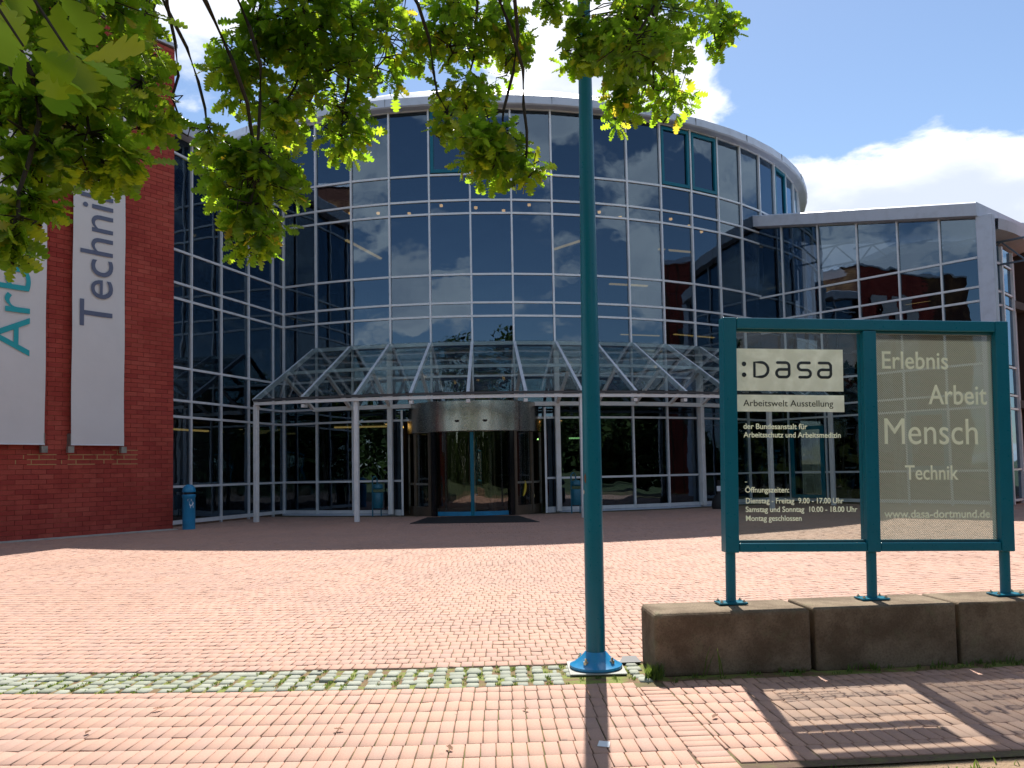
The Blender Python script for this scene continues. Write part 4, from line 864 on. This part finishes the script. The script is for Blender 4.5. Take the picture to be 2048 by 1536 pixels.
def blob_branch(cx, cy, rx, ry, Y, ndens, L=.082, sy=None, start=None, shape=1.0):
    c = at(cx, cy, Y); s = Y / FPX; ex, ez = rx * s, ry * s; ey = sy or min(.55, (ex + ez) * .6)
    top = start or (c + Vector((random.uniform(-.25, .1), random.uniform(-.5, -.1), ez + .7)))
    rootp = TB + Vector((.15, .2, 4.4)); midp = rootp.lerp(top, .55) + Vector((0, 0, .7)); low = c + Vector((random.uniform(-.1, .1), 0, -ez * .75))
    # keep limbs that come from behind clear of the lens
    path = []
    ctl = [rootp, midp, top, c, low]
    for i in range(len(ctl) - 1):
        for t in np.linspace(0, 1, 7)[:-1]:
            p0, p1, p2, p3 = ctl[max(i - 1, 0)], ctl[i], ctl[i + 1], ctl[min(i + 2, len(ctl) - 1)]
            path.append(.5 * ((2 * p1) + (p2 - p0) * t + (2 * p0 - 5 * p1 + 4 * p2 - p3) * t * t + (3 * p1 - p0 - 3 * p2 + p3) * t ** 3))
    path.append(low); path = [q + Vector((random.gauss(0, .012), random.gauss(0, .012), random.gauss(0, .012))) if i > 3 else q for i, q in enumerate(path)]
    n = len(path); mb = MB(); mb.tube(path, [.022 * (1 - i / n) ** 1.6 + .003 for i in range(n)], 7)
    tips = path[14:]
    for _ in range(int(ndens * 2.0)):
        while True:
            q = Vector((random.uniform(-1, 1), random.uniform(-1, 1), random.uniform(-1, 1)))
            if q.length < 1: break
        p = c + Vector((q.x * ex, q.y * ey, q.z * ez)); near = min(tips, key=lambda t: (t - p).length + (0.2 if t.z < p.z else 0)); d = p - near
        m1 = near.lerp(p, .5) + Vector((random.gauss(0, .03), random.gauss(0, .03), .03)); mb.tube([near, m1, p], [.005, .0035, .0018], 5, False)
        ax = d.normalized() + Vector((0, 0, -.15)) if d.length > .01 else Vector((0, 0, -1))
        rosette(p, ax, random.randint(6, 9), L)
        if random.random() < .5: add_leaf(m1, Vector((random.gauss(0, 1), random.gauss(0, 1), -.3)), ZUP, L * .8)
    mb.build('branch', 'bark', oak, smooth=True)
BL = [  # left mass
 (140, 40, 190, 90, 3.0, 32), (290, 110, 42, 110, 3.7, 16), (110, 190, 150, 95, 2.9, 36), (285, 215, 50, 70, 3.6, 11), (200, 320, 95, 45, 3.0, 14), (45, 400, 60, 45, 2.8, 9), (22, 490, 30, 42, 2.7, 5), (60, 310, 70, 40, 2.8, 8), (350, 235, 25, 22, 3.9, 2),
 # second mass
 (605, 45, 120, 75, 4.2, 38), (475, 150, 55, 65, 4.2, 17), (520, 90, 50, 40, 4.2, 8), (640, 150, 110, 90, 4.4, 32), (770, 80, 80, 100, 4.5, 24), (690, 265, 55, 45, 4.4, 10), (560, 240, 60, 45, 4.2, 12), (505, 350, 105, 60, 3.9, 28), (510, 455, 60, 65, 3.85, 18), (425, 290, 40, 35, 4.1, 5),
 # third
 (905, 65, 85, 95, 4.5, 28), (1010, 85, 50, 90, 4.6, 16), (930, 190, 60, 45, 4.4, 10), (985, 300, 85, 55, 4.0, 24), (890, 255, 28, 28, 4.2, 4), (1050, 340, 30, 30, 4.0, 4),
 # fourth
 (1270, 40, 160, 75, 4.3, 40), (1165, 110, 50, 35, 4.4, 8), (1300, 140, 80, 55, 4.4, 16), (1245, 215, 45, 35, 4.5, 6), (1340, 205, 45, 35, 4.6, 6), (1430, 55, 45, 55, 4.6, 8), (1100, 10, 25, 30, 4.5, 4), (1270, 100, 90, 50, 4.0, 10),
 # above the frame: unseen leaf masses of this crown, added to shade what hangs below
 (110, -230, 250, 130, 4.2, 40), (620, -230, 300, 150, 5.4, 84), (1000, -210, 220, 120, 5.6, 51), (1290, -190, 200, 100, 5.2, 45), (600, -620, 500, 220, 6.2, 105), (100, -560, 350, 200, 5.0, 36), (1200, -560, 300, 160, 6.0, 30), (60, -520, 330, 200, 3.0, 60), (640, -560, 300, 170, 3.0, 70), (430, -300, 230, 120, 2.0, 90), (120, -200, 180, 90, 2.0, 24), (420, -460, 250, 120, 4.4, 40), (900, -400, 300, 120, 5.2, 40)]
for b in BL: blob_branch(*b)
for (x, y, Y) in ((70, 150, 1.35), (180, 190, 1.45), (20, 60, 1.5), (130, 30, 1.6)):
    p = at(x, y, Y) + Vector((-.02, 0, .05)); mb = MB(); mb.tube([p + Vector((-.5, -.2, .7)), p + Vector((-.15, -.05, .25)), p], [.008, .005, .002], 6); mb.build('branch', 'bark', oak); rosette(p, Vector((.3, .4, -.6)), 5, .105)
# crown behind and beside the camera (seen only in the mirror glass)
for _ in range(330):
    a = random.uniform(0, 6.28); rr = random.uniform(1.0, 5.2); p = TB + Vector((math.cos(a) * rr, math.sin(a) * rr - .5, random.uniform(4.6, 9.5) - rr * .25))
    if p.y > 2.0: continue
    rosette(p, Vector((math.cos(a), math.sin(a), random.uniform(-.3, .8))), 7, .17)
sc_l = []
for i, (M, p, v, L) in enumerate(leaves):
    c = p + M @ Vector((0, .5, 0)); x, y, q = proj(c); ok = (c - CAM).dot(fwd) > .3 and -30 < x < 2078 and -30 < y < 1500
    sc_l.append((-(L / q) if ok else 1, i))
sc_l.sort(); big_l = set(i for _, i in sc_l[:300])
lm_obj = [np_mesh('leaf', V, F, 'leaf') for V, F in LM]; Va, Fa = [], []; base = 0
for i, (M, p, v, L) in enumerate(leaves):
    if i in big_l: link(bpy.data.objects.new('leaf', lm_obj[v]), oak, Matrix.Translation(p) @ M.to_4x4())
    else:
        V = LM[v][0] @ np.array(M).T + np.array(p); Va.append(V); Fa.append(LM[v][1] + base); base += len(V)
o = link(bpy.data.objects.new('foliage', np_mesh('foliage', np.concatenate(Va), np.concatenate(Fa), 'leaf')), oak); tag(o, kind='stuff')

# trees behind the camera, mirrored in the facade
def back_tree(label, pos, h, cr, seed):
    rs = np.random.default_rng(seed); o = tag(empty('background_tree', pos), label, 'tree', 'trees across the forecourt mirrored in the glass'); p = Vector(pos)
    mb = MB(); mb.tube([p, p + Vector((.05, 0, h * .3)), p + Vector((.1, .1, h * .7))], [.25, .18, .06], 9)
    for i in range(7): a = i * .9; q = p + Vector((0, 0, h * (.28 + .05 * i))); mb.tube([q, q + Vector((math.cos(a) * cr * .5, math.sin(a) * cr * .5, h * .14))], [.09, .02], 6)
    mb.build('trunk', 'bark', o, smooth=True)
    n = 2600; u = rs.normal(size=(n, 3)); u /= np.linalg.norm(u, axis=1)[:, None]; cl = rs.normal(size=(26, 3)); cl /= np.linalg.norm(cl, axis=1)[:, None]
    cen = cl * np.array([cr * .68, cr * .68, h * .27]); k = rs.integers(0, 26, n); pts = np.array(p) + np.array([0, 0, h * .63]) + cen[k] + u * (rs.random(n) ** .4)[:, None] * cr * .42
    a = rs.normal(size=(n, 3)); a /= np.linalg.norm(a, axis=1)[:, None]; b = np.cross(a, u); b /= np.linalg.norm(b, axis=1)[:, None]; s = (rs.random(n) * .16 + .12)[:, None]
    V = np.stack([pts - a * s, pts + b * s * .6, pts + a * s, pts - b * s * .6], 1).reshape(-1, 3); F = np.arange(n * 4).reshape(-1, 4)
    link(bpy.data.objects.new('crown', np_mesh('crown', V, F, 'far_foliage')), o)
back_tree('tall leafy tree across the forecourt, leftmost of the mirrored trees', (-15, -16, 0), 14.5, 4.6, 1)
back_tree('broad leafy tree mirrored low in the rotunda left of the door', (-8.5, -20, 0), 15, 4.0, 2)
back_tree('slim leafy tree mirrored right of the door', (4.0, -18, 0), 15, 3.4, 3)
back_tree('low spreading tree mirrored in the panes above the right bin', (10, -20, 0), 8.5, 3.8, 4)
back_tree('leafy tree mirrored in the right wing', (22, -8, 0), 10, 4.0, 5)
back_tree('bushy tree mirrored at the far right of the wing', (30, 4, 0), 9, 3.8, 6)

n = 78000; rs = np.random.default_rng(11); x = rs.uniform(-75, 75, n); dep = rs.uniform(0, 9, n); y = -27 - dep + 0.004 * x * x * 0; top = 7.5 + 2.6 * np.sin(x * .23) + 1.7 * np.sin(x * .61 + 1) + 1.2 * np.sin(x * 1.37)
sd = rs.random(n) < .4; yy = rs.uniform(-36, 26, n); top = np.where(sd, 7.0 + 2.2 * np.sin(yy * .31) + 1.4 * np.sin(yy * .83), top); x = np.where(sd, 36 + dep, x); y = np.where(sd, yy, y)   # the belt bends round the right side
pts = np.stack([x, y, top * rs.random(n) ** .75], 1); a = rs.normal(size=(n, 3)); a /= np.linalg.norm(a, axis=1)[:, None]; u = rs.normal(size=(n, 3)); b = np.cross(a, u); b /= np.linalg.norm(b, axis=1)[:, None]; q = (rs.random(n) * .3 + .25)[:, None]
V = np.stack([pts - a * q, pts + b * q * .6, pts + a * q, pts - b * q * .6], 1).reshape(-1, 3)
tag(link(bpy.data.objects.new('woodland', np_mesh('woodland', V, np.arange(n * 4).reshape(-1, 4), 'far_foliage'))), 'dense belt of green trees behind the viewer, seen mirrored in the glass', 'woodland', kind='stuff')

# fallen leaves on the paving
fl = [(170, 1472, 'beside the sett strip at the left'), (690, 1463, 'left of the flagpole in the foreground rows'), (640, 1340, 'on the upper edge of the sett strip'), (1330, 1272, 'beyond the flagpole near the plinth end'), (905, 1505, 'nearest the lower edge, left of the pole shadow'), (330, 1420, 'on the rows just below the setts at the left'), (1045, 1420, 'just left of the flagpole base'), (1425, 1440, 'beside the crosswise border band')]
for i, (x, y, w_) in enumerate(fl):
    d = fwd + rgt * ((x - 1024) / FPX) - upv * ((y - Y0) / FPX); p = CAM + d * (-CAM_H / d.z)
    M = Matrix.Translation(p + Vector((0, 0, .012))) @ Matrix.Rotation(i * 1.7, 4, 'Z') @ Matrix.Rotation(.25, 4, 'X') @ Matrix.Scale(.055 + .01 * (i % 3), 4)
    V, F = LM[i % 3]; tag(link(bpy.data.objects.new('fallen_leaf', np_mesh('fallen_leaf', V, F, 'rust')), None, M), 'dry brown oak leaf lying ' + w_, 'leaf', 'fallen leaves on the paving')
